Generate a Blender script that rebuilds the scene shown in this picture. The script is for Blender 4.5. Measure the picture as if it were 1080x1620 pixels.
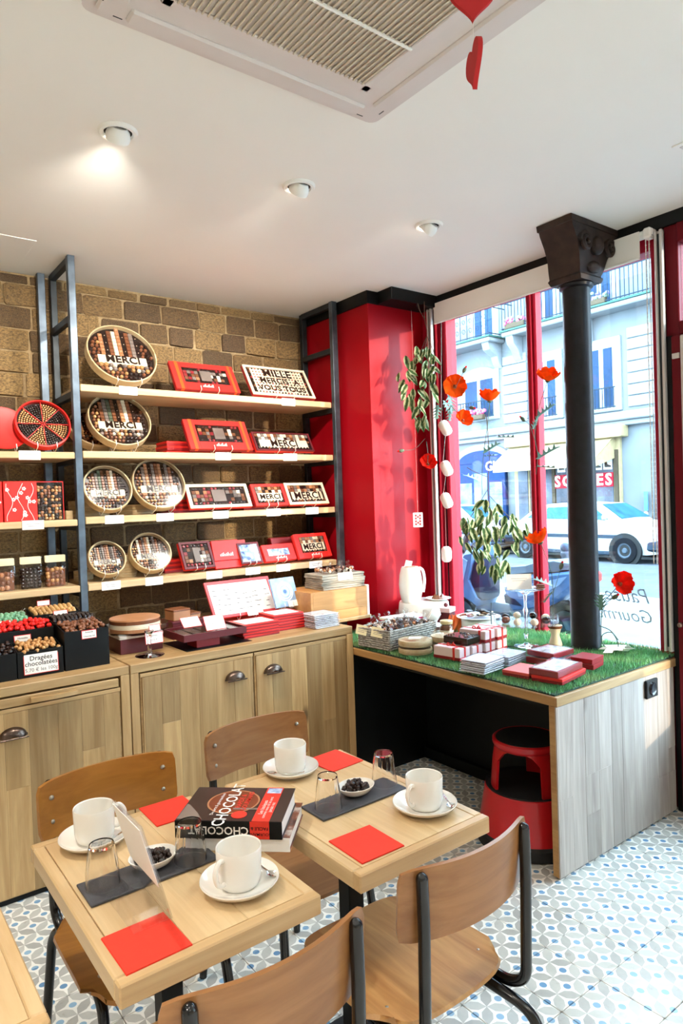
import bpy, bmesh, math, random
from mathutils import Matrix, Vector, Euler
random.seed(11)
R = math.radians
scene = bpy.context.scene
col = scene.collection
for o in list(bpy.data.objects):
    bpy.data.objects.remove(o)

# ------------------------------------------------------------------ camera
# world: X along the brick wall towards the street window, Y towards the brick wall, Z up
yaw, pitch, roll = R(37.127), R(-1.0165), R(1.947)
fw = Vector((math.sin(yaw)*math.cos(pitch), math.cos(yaw)*math.cos(pitch), math.sin(pitch)))
rt = Vector((math.cos(yaw), -math.sin(yaw), 0))
dn = fw.cross(rt)
rt2 = math.cos(roll)*rt + math.sin(roll)*dn
dn2 = -math.sin(roll)*rt + math.cos(roll)*dn
cam = bpy.data.cameras.new('camera')
cam.sensor_fit = 'VERTICAL'; cam.sensor_height = 36; cam.lens = 1075.1*36/1620
cam.clip_start = .02; cam.clip_end = 200
camo = bpy.data.objects.new('camera', cam); col.objects.link(camo)
mw = Matrix((rt2, -dn2, -fw)).transposed().to_4x4(); mw.translation = (0, 0, 1.5)
camo.matrix_world = mw
scene.camera = camo

# ------------------------------------------------------------------ world, light, exposure
w = bpy.data.worlds.new('sky'); scene.world = w; w.use_nodes = True
bg = w.node_tree.nodes['Background']
bg.inputs[0].default_value = (.62, .84, 1.0, 1); bg.inputs[1].default_value = 9.8
vs = scene.view_settings
vs.view_transform = 'Standard'; vs.look = 'None'; vs.exposure = 1.2; vs.gamma = 1; vs.use_curve_mapping = False
sun = bpy.data.lights.new('sun', 'SUN'); sun.energy = 2.6; sun.angle = R(.8); sun.color = (1, .80, .56)
suno = bpy.data.objects.new('sun', sun); col.objects.link(suno)
suno.rotation_euler = Vector((-.374, .927, -.105)).to_track_quat('-Z', 'Y').to_euler()
WARM = (1, .92, .81)

# ------------------------------------------------------------------ helpers
def s(r, g, b):
    f = lambda c: ((c/255+.055)/1.055)**2.4 if c/255 > .04045 else c/255/12.92
    return (f(r), f(g), f(b), 1)

class MB:
    """collects geometry for one mesh"""
    def __init__(self): self.v = []; self.f = []; self.m = []; self.M = Matrix.Identity(4); self.k = 0
    def at(self, loc=(0,0,0), rot=(0,0,0), sc=(1,1,1)):
        self.M = Matrix.LocRotScale(Vector(loc), Euler(rot), Vector(sc)); return self
    def mat(self, k): self.k = k; return self
    def add(self, vs, fs):
        n = len(self.v)
        self.v += [tuple(self.M @ Vector(p)) for p in vs]
        self.f += [tuple(i+n for i in f) for f in fs]
        self.m += [self.k]*len(fs); return self
    def convex(self, vs, fs):
        c = sum((Vector(p) for p in vs), Vector())/len(vs); out = []
        for f in fs:
            a, b, d = (Vector(vs[i]) for i in f[:3]); nrm = (b-a).cross(d-a)
            mid = sum((Vector(vs[i]) for i in f), Vector())/len(f)
            out.append(f if nrm.dot(mid-c) >= 0 else tuple(reversed(f)))
        return self.add(vs, out)
    def box(self, x0, x1, y0, y1, z0, z1, c=0):
        e = ((x0, x1), (y0, y1), (z0, z1))
        cs = [(i, j, k) for i in (0,1) for j in (0,1) for k in (0,1)]
        if c <= 0:
            vs = [(e[0][i], e[1][j], e[2][k]) for i, j, k in cs]
            return self.convex(vs, [(0,1,3,2),(4,5,7,6),(0,1,5,4),(2,3,7,6),(0,2,6,4),(1,3,7,5)])
        vs = []; ix = {}
        for cc in cs:
            for a in range(3):
                ix[cc, a] = len(vs)
                vs.append(tuple(e[d][cc[d]] + (0 if d == a else (c if cc[d] == 0 else -c)) for d in range(3)))
        fs = []
        for a in range(3):
            b, d = [q for q in range(3) if q != a]
            for sg in (0,1):
                def K(p, q):
                    t = [0,0,0]; t[a] = sg; t[b] = p; t[d] = q; return ix[tuple(t), a]
                fs.append((K(0,0), K(1,0), K(1,1), K(0,1)))
        for a, b in ((0,1),(0,2),(1,2)):
            d = 3-a-b
            for sa in (0,1):
                for sb in (0,1):
                    t = [0,0,0]; t[a] = sa; t[b] = sb; u = list(t); u[d] = 1; t, u = tuple(t), tuple(u)
                    fs.append((ix[t,a], ix[u,a], ix[u,b], ix[t,b]))
        for cc in cs: fs.append((ix[cc,0], ix[cc,1], ix[cc,2]))
        return self.convex(vs, fs)
    def lathe(self, prof, n=24):
        """prof: list of (r,z) from bottom outside upwards; r=0 closes"""
        vs = []; rows = []
        for r, z in prof:
            if r <= 1e-6: rows.append([len(vs)]); vs.append((0,0,z))
            else:
                rows.append(list(range(len(vs), len(vs)+n)))
                vs += [(r*math.cos(2*math.pi*i/n), r*math.sin(2*math.pi*i/n), z) for i in range(n)]
        fs = []
        for a, b in zip(rows, rows[1:]):
            for i in range(n):
                j = (i+1) % n
                if len(a) == 1 and len(b) == 1: continue
                if len(a) == 1: fs.append((a[0], b[j], b[i]))
                elif len(b) == 1: fs.append((a[i], a[j], b[0]))
                else: fs.append((a[i], a[j], b[j], b[i]))
        return self.add(vs, fs)
    def tube(self, pts, r, n=8, cap=True):
        pts = [Vector(p) for p in pts]; m = len(pts)
        rr = r if isinstance(r, (list, tuple)) else [r]*m
        tan = [(pts[min(i+1, m-1)]-pts[max(i-1, 0)]).normalized() for i in range(m)]
        up = Vector((0,0,1)) if abs(tan[0].z) < .9 else Vector((1,0,0))
        nx = tan[0].cross(up).normalized(); vs = []
        for i in range(m):
            nx = (nx - tan[i]*nx.dot(tan[i])).normalized(); ny = tan[i].cross(nx)
            vs += [tuple(pts[i] + rr[i]*(math.cos(2*math.pi*k/n)*nx + math.sin(2*math.pi*k/n)*ny)) for k in range(n)]
        fs = []
        for i in range(m-1):
            for k in range(n):
                k2 = (k+1) % n
                fs.append((i*n+k, i*n+k2, (i+1)*n+k2, (i+1)*n+k))
        if cap: fs.append(tuple(reversed(range(n)))); fs.append(tuple(range((m-1)*n, m*n)))
        return self.add(vs, fs)
    def cyl(self, p0, p1, r, r1=None, n=12): return self.tube([p0, p1], [r, r if r1 is None else r1], n)
    def sph(self, c, r, n=8, m=5, sc=(1,1,1)):
        vs = [(c[0], c[1], c[2]-r*sc[2])]; fs = []
        for i in range(1, m):
            t = math.pi*i/m
            vs += [(c[0]+r*sc[0]*math.sin(t)*math.cos(2*math.pi*k/n), c[1]+r*sc[1]*math.sin(t)*math.sin(2*math.pi*k/n), c[2]-r*sc[2]*math.cos(t)) for k in range(n)]
        vs.append((c[0], c[1], c[2]+r*sc[2])); L = len(vs)-1
        for k in range(n):
            k2 = (k+1) % n
            fs.append((0, 1+k2, 1+k))
            for i in range(m-2): fs.append((1+i*n+k, 1+i*n+k2, 1+(i+1)*n+k2, 1+(i+1)*n+k))
            fs.append((1+(m-2)*n+k, 1+(m-2)*n+k2, L))
        return self.add(vs, fs)
    def prism(self, poly, z0, z1):
        """poly in XY, counter-clockwise, extruded in Z"""
        n = len(poly)
        vs = [(x, y, z0) for x, y in poly] + [(x, y, z1) for x, y in poly]
        fs = [tuple(reversed(range(n))), tuple(range(n, 2*n))] + [(i, (i+1) % n, n+(i+1) % n, n+i) for i in range(n)]
        return self.add(vs, fs)
    def slab(self, fn, nu, nv, th):
        """curved sheet with thickness: fn(u,v)->Vector, th along its normal"""
        P = [[Vector(fn(i/nu, j/nv)) for j in range(nv+1)] for i in range(nu+1)]
        top = []; bot = []
        for i in range(nu+1):
            for j in range(nv+1):
                du = P[min(i+1,nu)][j]-P[max(i-1,0)][j]; dv = P[i][min(j+1,nv)]-P[i][max(j-1,0)]
                nr = du.cross(dv); nr = nr.normalized() if nr.length > 1e-9 else Vector((0,0,1))
                top.append(tuple(P[i][j]+nr*th/2)); bot.append(tuple(P[i][j]-nr*th/2))
        N = len(top); q = lambda i, j: i*(nv+1)+j; fs = []
        for i in range(nu):
            for j in range(nv):
                fs.append((q(i,j), q(i+1,j), q(i+1,j+1), q(i,j+1)))
                fs.append((N+q(i,j), N+q(i,j+1), N+q(i+1,j+1), N+q(i+1,j)))
        for i in range(nu):
            fs.append((q(i,0), N+q(i,0), N+q(i+1,0), q(i+1,0))); fs.append((q(i,nv), q(i+1,nv), N+q(i+1,nv), N+q(i,nv)))
        for j in range(nv):
            fs.append((q(0,j), q(0,j+1), N+q(0,j+1), N+q(0,j))); fs.append((q(nu,j), N+q(nu,j), N+q(nu,j+1), q(nu,j+1)))
        return self.add(top+bot, fs)
    def mesh(self, name, mats, angle=35):
        me = bpy.data.meshes.new(name); me.from_pydata(self.v, [], self.f)
        for m_ in (mats if isinstance(mats, (list, tuple)) else [mats]): me.materials.append(m_)
        me.polygons.foreach_set('material_index', self.m)
        me.polygons.foreach_set('use_smooth', [True]*len(self.f))
        me.set_sharp_from_angle(angle=R(angle)); me.update(); return me

def obj(name, me, parent=None, loc=(0,0,0), rot=(0,0,0), sc=(1,1,1)):
    o = bpy.data.objects.new(name, me); col.objects.link(o)
    o.parent = parent; o.location = loc; o.rotation_euler = rot; o.scale = sc; return o
def put(name, mb, mats, parent=None, loc=(0,0,0), rot=(0,0,0), angle=35):
    return obj(name, mb.mesh(name, mats, angle), parent, loc, rot)
def tag(o, label, cat, group=None):
    o['label'] = label; o['category'] = cat
    if group: o['group'] = group
    return o
def thing(name, label, cat, loc=(0,0,0), rot=(0,0,0), group=None):
    o = bpy.data.objects.new(name, None); o.empty_display_size = .05; col.objects.link(o)
    o.location = loc; o.rotation_euler = rot; return tag(o, label, cat, group)
def struct(o): o['kind'] = 'structure'; return o
def stuff(o): o['kind'] = 'stuff'; return o
KIDS = {}
def copy_tree(root, label=None, loc=None, rot=None, group=None):
    c = root.copy(); col.objects.link(c)
    if label: c['label'] = label
    if group: c['group'] = group
    if loc is not None: c.location = loc
    if rot is not None: c.rotation_euler = rot
    for ch in root.children:
        d = ch.copy(); col.objects.link(d); d.parent = c
        for g in ch.children:
            e = g.copy(); col.objects.link(e); e.parent = d
    return c
def fillet(pts, r, n=5):
    pts = [Vector(p) for p in pts]; out = [pts[0]]
    for a, b, c in zip(pts, pts[1:], pts[2:]):
        d1 = (a-b); d2 = (c-b); q = min(r, d1.length*.49, d2.length*.49)
        p1 = b+d1.normalized()*q; p2 = b+d2.normalized()*q
        for i in range(n+1):
            t = i/n; out.append(p1*(1-t)**2 + b*2*t*(1-t) + p2*t*t)
    return out + [pts[-1]]
def spline(pts, n=6):
    pts = [Vector(p) for p in pts]; P = [2*pts[0]-pts[1]]+pts+[2*pts[-1]-pts[-2]]; out = []
    for a, b, c, d in zip(P, P[1:], P[2:], P[3:]):
        for i in range(n):
            t = i/n; out.append(.5*((2*b)+(c-a)*t+(2*a-5*b+4*c-d)*t*t+(3*b-a-3*c+d)*t**3))
    return out+[pts[-1]]
def rrect(w_, h_, r, n=4):
    out = []
    for cx, cy, a0 in ((w_/2-r, h_/2-r, 0), (-w_/2+r, h_/2-r, 90), (-w_/2+r, -h_/2+r, 180), (w_/2-r, -h_/2+r, 270)):
        for i in range(n+1):
            a = R(a0+90*i/n); out.append((cx+r*math.cos(a), cy+r*math.sin(a)))
    return out
TXT = {}
def text_mesh(body, m_, size=1.0, bold=0.0, ext=.0, align='CENTER', shear=0, space=1.0):
    key = (body, m_.name, size, bold, ext, align, shear, space)
    if key in TXT: return TXT[key]
    cu = bpy.data.curves.new('lettering', 'FONT'); cu.body = body; cu.size = size; cu.offset = bold
    cu.extrude = ext; cu.align_x = align; cu.align_y = 'CENTER'; cu.shear = shear; cu.resolution_u = 2; cu.space_character = space
    o = bpy.data.objects.new('lettering', cu)
    me = bpy.data.meshes.new_from_object(o); me.name = 'lettering'
    bpy.data.objects.remove(o); bpy.data.curves.remove(cu)
    me.materials.clear(); me.materials.append(m_); TXT[key] = me; return me

# ------------------------------------------------------------------ materials
class NT:
    def __init__(self, name):
        self.m = bpy.data.materials.new(name); self.m.use_nodes = True
        self.t = self.m.node_tree; self.b = self.t.nodes['Principled BSDF']
    def n(self, kind, **kw):
        x = self.t.nodes.new(kind)
        for k, v in kw.items(): setattr(x, k, v)
        return x
    def l(self, a, b): self.t.links.new(a, b)
    def math(self, op, a, b=None, c=None):
        x = self.n('ShaderNodeMath', operation=op)
        for i, q in enumerate((a, b, c)):
            if q is None: continue
            if isinstance(q, (int, float)): x.inputs[i].default_value = q
            else: self.l(q, x.inputs[i])
        return x.outputs[0]
    def mix(self, fac, a, b, mode='MIX'):
        x = self.n('ShaderNodeMix', data_type='RGBA', blend_type=mode)
        for i, q in ((0, fac), (6, a), (7, b)):
            if isinstance(q, (int, float)): x.inputs[i].default_value = q
            elif isinstance(q, tuple): x.inputs[i].default_value = q
            else: self.l(q, x.inputs[i])
        return x.outputs[2]
    def ramp(self, fac, stops):
        x = self.n('ShaderNodeValToRGB'); e = x.color_ramp.elements
        e[0].position, e[0].color = stops[0]; e[1].position, e[1].color = stops[-1]
        for p, c in stops[1:-1]: q = e.new(p); q.color = c
        self.l(fac, x.inputs[0]); return x.outputs[0]
    def noise(self, vec, scale, detail=3, rough=.5, dist=0):
        x = self.n('ShaderNodeTexNoise'); x.inputs['Scale'].default_value = scale
        x.inputs['Detail'].default_value = detail; x.inputs['Roughness'].default_value = rough; x.inputs['Distortion'].default_value = dist
        if vec is not None: self.l(vec, x.inputs['Vector'])
        return x.outputs['Fac']
    def coords(self, scale=(1,1,1), rnd=True):
        tc = self.n('ShaderNodeTexCoord'); mp = self.n('ShaderNodeMapping'); mp.inputs['Scale'].default_value = scale
        self.l(tc.outputs['Object'], mp.inputs['Vector'])
        if not rnd: return mp.outputs[0]
        oi = self.n('ShaderNodeObjectInfo'); ad = self.n('ShaderNodeVectorMath', operation='ADD')
        k = self.math('MULTIPLY', oi.outputs['Random'], 37.0)
        cb = self.n('ShaderNodeCombineXYZ')
        for i in range(3): self.l(k, cb.inputs[i])
        self.l(mp.outputs[0], ad.inputs[0]); self.l(cb.outputs[0], ad.inputs[1]); return ad.outputs[0]
    def bump(self, h, strength=.2, dist=.002):
        x = self.n('ShaderNodeBump'); x.inputs['Strength'].default_value = strength; x.inputs['Distance'].default_value = dist
        self.l(h, x.inputs['Height']); self.l(x.outputs[0], self.b.inputs['Normal'])
    def done(self, colr=None, rough=None, metal=None, spec=None):
        for nm, q in (('Base Color', colr), ('Roughness', rough), ('Metallic', metal), ('Specular IOR Level', spec)):
            if q is None: continue
            if isinstance(q, (int, float, tuple)): self.b.inputs[nm].default_value = q
            else: self.l(q, self.b.inputs[nm])
        return self.m
def paint(name, c, rough=.5, metal=0, spec=.5, var=.12, scale=8, bump=0):
    t = NT(name); nz = t.noise(t.coords(), scale)
    lo = tuple(x*(1-var) for x in c[:3])+(1,); hi = tuple(min(1, x*(1+var)) for x in c[:3])+(1,)
    cc = t.ramp(nz, [(.3, lo), (.7, hi)])
    if bump: t.bump(t.noise(t.coords(), scale*20), bump)
    return t.done(cc, rough, metal, spec)
def wood(name, c1, c2, axis=2, rough=.5, fine=1.0, tone=.22, knots=True):
    t = NT(name); sc = [14*fine, 14*fine, 14*fine]; sc[axis] = 1.1*fine
    v = t.coords(tuple(sc)); nz = t.noise(v, 1.6, 4, .6, .8)
    sc2 = [90*fine, 90*fine, 90*fine]; sc2[axis] = 3*fine
    fz = t.noise(t.coords(tuple(sc2)), 1.0, 3, .6)
    cc = t.ramp(nz, [(.25, c2), (.5, tuple((a+b)/2 for a, b in zip(c1, c2))), (.72, c1)])
    cc = t.mix(t.math('MULTIPLY', fz, .45), cc, tuple(x*.55 for x in c2[:3])+(1,))
    oi = t.n('ShaderNodeObjectInfo')
    hs = t.n('ShaderNodeHueSaturation'); t.l(cc, hs.inputs['Color'])
    t.l(t.math('ADD', t.math('MULTIPLY', oi.outputs['Random'], 2*tone), 1-tone), hs.inputs['Value'])
    out = hs.outputs[0]
    if knots:
        sk = [7, 7, 7]; sk[axis] = 3.2
        vo = t.n('ShaderNodeTexVoronoi'); t.l(t.coords(tuple(sk)), vo.inputs['Vector']); vo.inputs['Scale'].default_value = .55
        kn = t.ramp(vo.outputs['Distance'], [(.03, (1,1,1,1)), (.10, (0,0,0,1))])
        out = t.mix(t.math('MULTIPLY', kn, .75), out, s(62, 40, 20))
    t.bump(fz, .12, .001)
    return t.done(out, rough)
def glass(name, tint=(1,1,1,1), rough=0.0, f0=.04):
    """thin sheet glass: passes light, reflects by angle"""
    t = NT(name); nt = t.t
    tr = t.n('ShaderNodeBsdfTransparent'); tr.inputs[0].default_value = tint
    gl = t.n('ShaderNodeBsdfGlossy'); gl.inputs['Roughness'].default_value = rough
    ge = t.n('ShaderNodeNewGeometry'); dt = t.n('ShaderNodeVectorMath', operation='DOT_PRODUCT')
    t.l(ge.outputs['Normal'], dt.inputs[0]); t.l(ge.outputs['Incoming'], dt.inputs[1])
    fac = t.math('ADD', f0, t.math('MULTIPLY', .96-f0, t.math('POWER', t.math('SUBTRACT', 1.0, t.math('ABSOLUTE', dt.outputs['Value'])), 5)))
    mx = t.n('ShaderNodeMixShader'); t.l(fac, mx.inputs[0]); t.l(tr.outputs[0], mx.inputs[1]); t.l(gl.outputs[0], mx.inputs[2])
    nt.nodes.remove(t.b); t.l(mx.outputs[0], nt.nodes['Material Output'].inputs[0]); return t.m

OAK1, OAK2 = s(206, 172, 122), s(158, 120, 72)
M = {}
M['oak'] = wood('oak', OAK1, OAK2, 2, tone=.26)
M['oak_x'] = wood('oak_lengthwise', OAK1, OAK2, 0, tone=.08, knots=False)
M['oak_y'] = wood('oak_crosswise', s(196, 150, 92), s(152, 104, 56), 1, tone=.06, knots=False)
M['oak_grey'] = wood('oak_daylight_grey', s(196, 186, 176), s(150, 138, 130), 2, tone=.16)  # cool daylight on the counter side is put into this grey
M['pine_x'] = wood('pine_shelf', s(230, 202, 158), s(202, 168, 120), 0, tone=.05, knots=False)
M['table'] = wood('table_oak', s(228, 200, 156), s(204, 170, 122), 1, .38, tone=.05, knots=False)
M['table_x'] = wood('table_oak_edge', s(222, 190, 142), s(194, 156, 106), 0, .4, tone=.05, knots=False)
M['ply_orange'] = wood('beech_ply_honey', s(188, 128, 52), s(154, 98, 34), 0, .32, tone=.04, knots=False)
M['ply_brown'] = wood('beech_ply_brown', s(172, 122, 74), s(136, 88, 46), 0, .32, tone=.06, knots=False)
M['ply_seat'] = wood('beech_ply_seat', s(206, 160, 102), s(158, 108, 60), 1, .32, tone=.06, knots=False)
M['crate'] = wood('crate_pine', s(206, 150, 86), s(176, 120, 62), 0, .5, tone=.05)
M['bark'] = wood('bark_wood', s(224, 204, 164), s(186, 154, 106), 0, .6, tone=.1, knots=False)
M['white'] = paint('white_paint', s(240, 240, 234), .7, var=.015, scale=2, bump=.02)
M['wallp'] = paint('wall_paint', s(224, 216, 204), .7, var=.03, scale=2)
M['red_lac'] = paint('red_lacquer', s(156, 7, 22), .4, var=.05, scale=2, spec=.14)
M['dark_red'] = paint('dark_red_paint', s(104, 12, 24), .45, var=.08, scale=3, spec=.2)
M['frame_red'] = paint('window_frame_red', s(160, 16, 38), .4, var=.06, scale=3, spec=.2)
M['black'] = paint('black_paint', s(9, 13, 15), .5, var=.2, spec=.25)
M['black_gloss'] = paint('black_enamel', s(9, 12, 16), .18, var=.2)
M['iron'] = paint('cast_iron', s(17, 19, 25), .4, .0, .3, var=.45, scale=25, bump=.15)
M['rust'] = paint('worn_iron', s(46, 34, 28), .6, .2, .5, var=.6, scale=18, bump=.5)
M['steel'] = paint('raw_steel', s(92, 104, 116), .38, .75, .5, var=.35, scale=12)
M['steel_d'] = paint('blackened_steel', s(48, 54, 58), .45, .6, .5, var=.35, scale=12)
M['bronze'] = paint('aged_bronze', s(92, 78, 70), .3, .9, .5, var=.25, scale=20)
M['rivet'] = paint('rivet_steel', s(170, 165, 155), .3, .9, .5, var=.2)
M['chrome'] = paint('chrome', s(215, 215, 215), .12, 1, .5, var=.03)
M['wire'] = paint('white_wire', s(232, 228, 220), .3, .2, .5, var=.03)
M['alu'] = paint('aluminium_rail', s(206, 200, 196), .4, .25, .5, var=.04)
M['porcelain'] = paint('porcelain', s(240, 236, 228), .14, var=.015, scale=4)
M['napkin'] = paint('red_paper_napkin', s(232, 54, 32), .85, var=.06, scale=60, bump=.15)
M['slate'] = paint('slate', s(66, 68, 74), .55, var=.25, scale=30, bump=.6)
M['card'] = paint('white_card', s(244, 240, 234), .6, var=.02)
M['card_y'] = paint('cream_card', s(242, 230, 188), .6, var=.02)
M['ink'] = paint('black_ink', s(30, 24, 22), .6, var=.05)
M['acw'] = paint('ac_plastic', s(214, 207, 203), .5, var=.02)
M['vinyl'] = paint('etched_vinyl', s(158, 172, 182), .6, var=.05)
M['ink_g'] = paint('grey_ink', s(130, 126, 122), .6, var=.05)
M['redbox'] = paint('red_card_box', s(222, 40, 34), .42, var=.04)
M['redbox_d'] = paint('dark_red_card', s(150, 22, 30), .42, var=.06)
M['maroon'] = paint('maroon_card', s(92, 18, 26), .45, var=.08)
M['orange_r'] = paint('orange_ribbon', s(232, 84, 30), .4, var=.04)
M['cream'] = paint('cream_card_box', s(238, 220, 190), .45, var=.03)
M['choc_d'] = paint('dark_chocolate', s(38, 22, 18), .22, var=.25)
M['choc_m'] = paint('milk_chocolate', s(122, 74, 48), .25, var=.2)
M['choc_l'] = paint('pale_chocolate', s(178, 122, 82), .3, var=.15)
M['choc_g'] = paint('pistachio_chocolate', s(84, 98, 76), .4, var=.2)
M['choc_p'] = paint('grey_chocolate', s(126, 112, 104), .4, var=.2)
M['choc_w'] = paint('white_chocolate', s(236, 222, 194), .35, var=.08)
M['choc_r'] = paint('raspberry_chocolate', s(140, 32, 40), .35, var=.2)
M['gold'] = paint('gold_ball', s(196, 146, 92), .25, .2, .5, var=.15)
M['dr_red'] = paint('red_dragee', s(222, 34, 28), .18, var=.08)
M['dr_green'] = paint('green_dragee', s(112, 168, 130), .3, var=.12)
M['dr_tan'] = paint('tan_dragee', s(196, 150, 90), .4, var=.15)
M['rubber'] = paint('black_rubber', s(22, 24, 26), .7, var=.2, scale=40, bump=.3)
M['stool_red'] = paint('red_plastic', s(196, 22, 30), .3, var=.04)
M['film'] = glass('clear_film', (.97,.97,.97,1), .06)
M['pane'] = glass('window_glass', (.97,.99,1,1), 0)
M['acrylic'] = glass('acrylic_sheet', (.97,.97,.98,1), .02)
t = NT('drinking_glass'); t.b.inputs['Transmission Weight'].default_value = 1; t.b.inputs['IOR'].default_value = 1.45
nzz = t.noise(t.coords(), 4); M['glass'] = t.done(t.ramp(nzz, [(.3, (.97,.98,.98,1)), (.7, (1,1,1,1))]), .02)
# patterned cement tile
def tile_mat(name):
    t = NT(name); tc = t.n('ShaderNodeTexCoord'); sp = t.n('ShaderNodeSeparateXYZ'); t.l(tc.outputs['Object'], sp.inputs[0])
    u = t.math('MULTIPLY', sp.outputs[0], 5.0); v = t.math('MULTIPLY', sp.outputs[1], 5.0)
    P = t.math('MULTIPLY', t.math('ADD', u, v), 2.0); Q = t.math('MULTIPLY', t.math('SUBTRACT', u, v), 2.0)
    fp = t.math('FRACT', P); fq = t.math('FRACT', Q)
    def petal(along, across):
        d = t.math('ABSOLUTE', t.math('SUBTRACT', across, t.math('ROUND', across)))
        a = t.math('SUBTRACT', .5, t.math('ABSOLUTE', t.math('SUBTRACT', along, .5)))
        wd = t.math('MULTIPLY', t.math('MINIMUM', a, .34), .66)
        return t.math('LESS_THAN', d, wd)
    pe1 = petal(fp, fq); pe2 = petal(fq, fp)
    rr = t.math('ADD', t.math('POWER', t.math('SUBTRACT', fp, .5), 2), t.math('POWER', t.math('SUBTRACT', fq, .5), 2))
    dot = t.math('LESS_THAN', rr, .026)
    wn = t.noise(t.coords((1,1,1)), 9, 4, .6); oi = t.n('ShaderNodeObjectInfo')
    base = t.mix(wn, s(214, 212, 204), s(236, 234, 226))
    g1 = t.mix(wn, s(140, 140, 136), s(186, 184, 176)); g2 = t.mix(wn, s(158, 158, 152), s(200, 198, 190))
    bl = t.mix(oi.outputs['Random'], s(92, 132, 168), s(140, 172, 196))
    c = t.mix(pe1, base, g1); c = t.mix(pe2, c, g2); c = t.mix(dot, c, bl)
    st = t.ramp(t.noise(t.coords((1,1,1)), 26, 5, .7), [(.60, (0,0,0,1)), (.72, (1,1,1,1))])
    c = t.mix(t.math('MULTIPLY', st, .28), c, s(120, 104, 84))
    t.bump(wn, .08, .001)
    return t.done(c, .26)
M['tile'] = tile_mat('cement_tile')
M['grout'] = paint('dark_grout', s(70, 62, 56), .8, var=.2)
# brick: colour differs from one brick to the next
t = NT('old_brick'); oi = t.n('ShaderNodeObjectInfo'); nz = t.noise(t.coords(), 14, 6, .65); nz2 = t.noise(t.coords(), 60, 4, .7)
bc = t.ramp(oi.outputs['Random'], [(0, s(78, 58, 40)), (.3, s(116, 88, 54)), (.55, s(150, 118, 72)), (.8, s(176, 142, 90)), (1, s(92, 68, 48))])
bc = t.mix(t.ramp(nz, [(.38, (0,0,0,1)), (.68, (.95,.95,.95,1))]), bc, s(58, 44, 34), 'MIX')
bc = t.mix(t.ramp(nz2, [(.5, (0,0,0,1)), (.75, (.5,.5,.5,1))]), bc, s(214, 186, 136))
t.bump(nz, .7, .012); M['brick'] = t.done(bc, .85)
t = NT('old_mortar'); nz = t.noise(t.coords(), 18, 5, .7)
t.bump(nz, .6, .01); M['mortar'] = t.done(t.ramp(nz, [(.3, s(128, 104, 72)), (.7, s(190, 164, 122))]), .9)
t = NT('grass_blade'); oi = t.noise(t.coords((1,1,1), False), 5, 3)
M['grass'] = t.done(t.ramp(oi, [(.3, s(72, 150, 92)), (.5, s(118, 182, 120)), (.7, s(180, 206, 136))]), .6)
M['grass_base'] = paint('mat_backing', s(26, 60, 40), .8, var=.2)

def petal_mat(name, c, var=.16, scale=30, back=.5):
    t = NT(name); nz = t.noise(t.coords(), scale)
    lo = tuple(x*(1-var) for x in c[:3])+(1,); hi = tuple(min(1, x*(1+var)) for x in c[:3])+(1,)
    cc = t.ramp(nz, [(.3, lo), (.7, hi)]); return translucent(t, cc, back)
def translucent(t, cc, back=.5):
    df = t.n('ShaderNodeBsdfDiffuse'); tl = t.n('ShaderNodeBsdfTranslucent'); mx = t.n('ShaderNodeMixShader'); mx.inputs[0].default_value = back
    t.l(cc, df.inputs[0]); t.l(cc, tl.inputs[0]); t.l(df.outputs[0], mx.inputs[1]); t.l(tl.outputs[0], mx.inputs[2])
    t.t.nodes.remove(t.b); t.l(mx.outputs[0], t.t.nodes['Material Output'].inputs[0]); return t.m

t = NT('clear_tumbler'); t.b.inputs['Transmission Weight'].default_value = 1; t.b.inputs['IOR'].default_value = 1.33
nzz = t.noise(t.coords(), 4); M['tumbler'] = t.done(t.ramp(nzz, [(.3, (.98,.985,.985,1)), (.7, (1,1,1,1))]), .0)
t = NT('sun_diffuser_cloth'); nz = t.noise(t.coords(), 3); M['sheer'] = translucent(t, t.ramp(nz, [(.3, s(240,240,236)), (.7, s(248,248,246))]), .62)  # cloth of the added sheet that softens the sun

# ================================================================== SETTING
ZC = 2.765; YB = 3.92
# floor: grout bed with single cement tiles, pattern carried on by the slab where tiles are out of sight
TX, TY = 1.838, 1.192
i0, i1, j0, j1 = -11, 7, -3, 9
gx0, gx1, gy0, gy1 = TX+.2*i0, TX+.2*i1, TY+.2*j0, TY+.2*j1
mb = MB().mat(1).box(gx0-TX, gx1-TX, gy0-TY, gy1-TY, -.06, -.004)
mb.mat(0)
for a in ((-2.6, gx0, -3.1, 4.0), (gx1, 3.35, -3.1, 4.0), (gx0, gx1, -3.1, gy0), (gx0, gx1, gy1, 4.0)):
    mb.box(a[0]-TX, a[1]-TX, a[2]-TY, a[3]-TY, -.06, 0)
floor = struct(put('floor', mb, [M['tile'], M['grout']], loc=(TX, TY, 0)))
tm = MB().box(-.0989, .0989, -.0989, .0989, -.02, .0, .0012).mesh('tile', M['tile'])
for i in range(i0, i1):
    for j in range(j0, j1):
        obj('tile', tm, floor, ((i+.5)*.2, (j+.5)*.2, random.uniform(-.0008, .0008)), (random.uniform(-.003,.003), random.uniform(-.003,.003), random.choice((0, math.pi/2, math.pi))))
ceil_mb = MB().box(-2.6, 3.35, -3.1, 4.0, ZC, ZC+.12)
ceiling = struct(put('ceiling', ceil_mb, M['white']))
hatch = put('access_hatch', MB().box(.3, .835, 3.40, 3.79, ZC-.003, ZC+.001, .001), M['white'], ceiling)
struct(put('wall_left', MB().box(-2.6, -2.5, -3.1, 4.0, 0, ZC), M['wallp']))
struct(put('wall_rear', MB().box(-2.5, 3.3, -3.1, -3.0, 0, ZC), M['wallp']))
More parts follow.
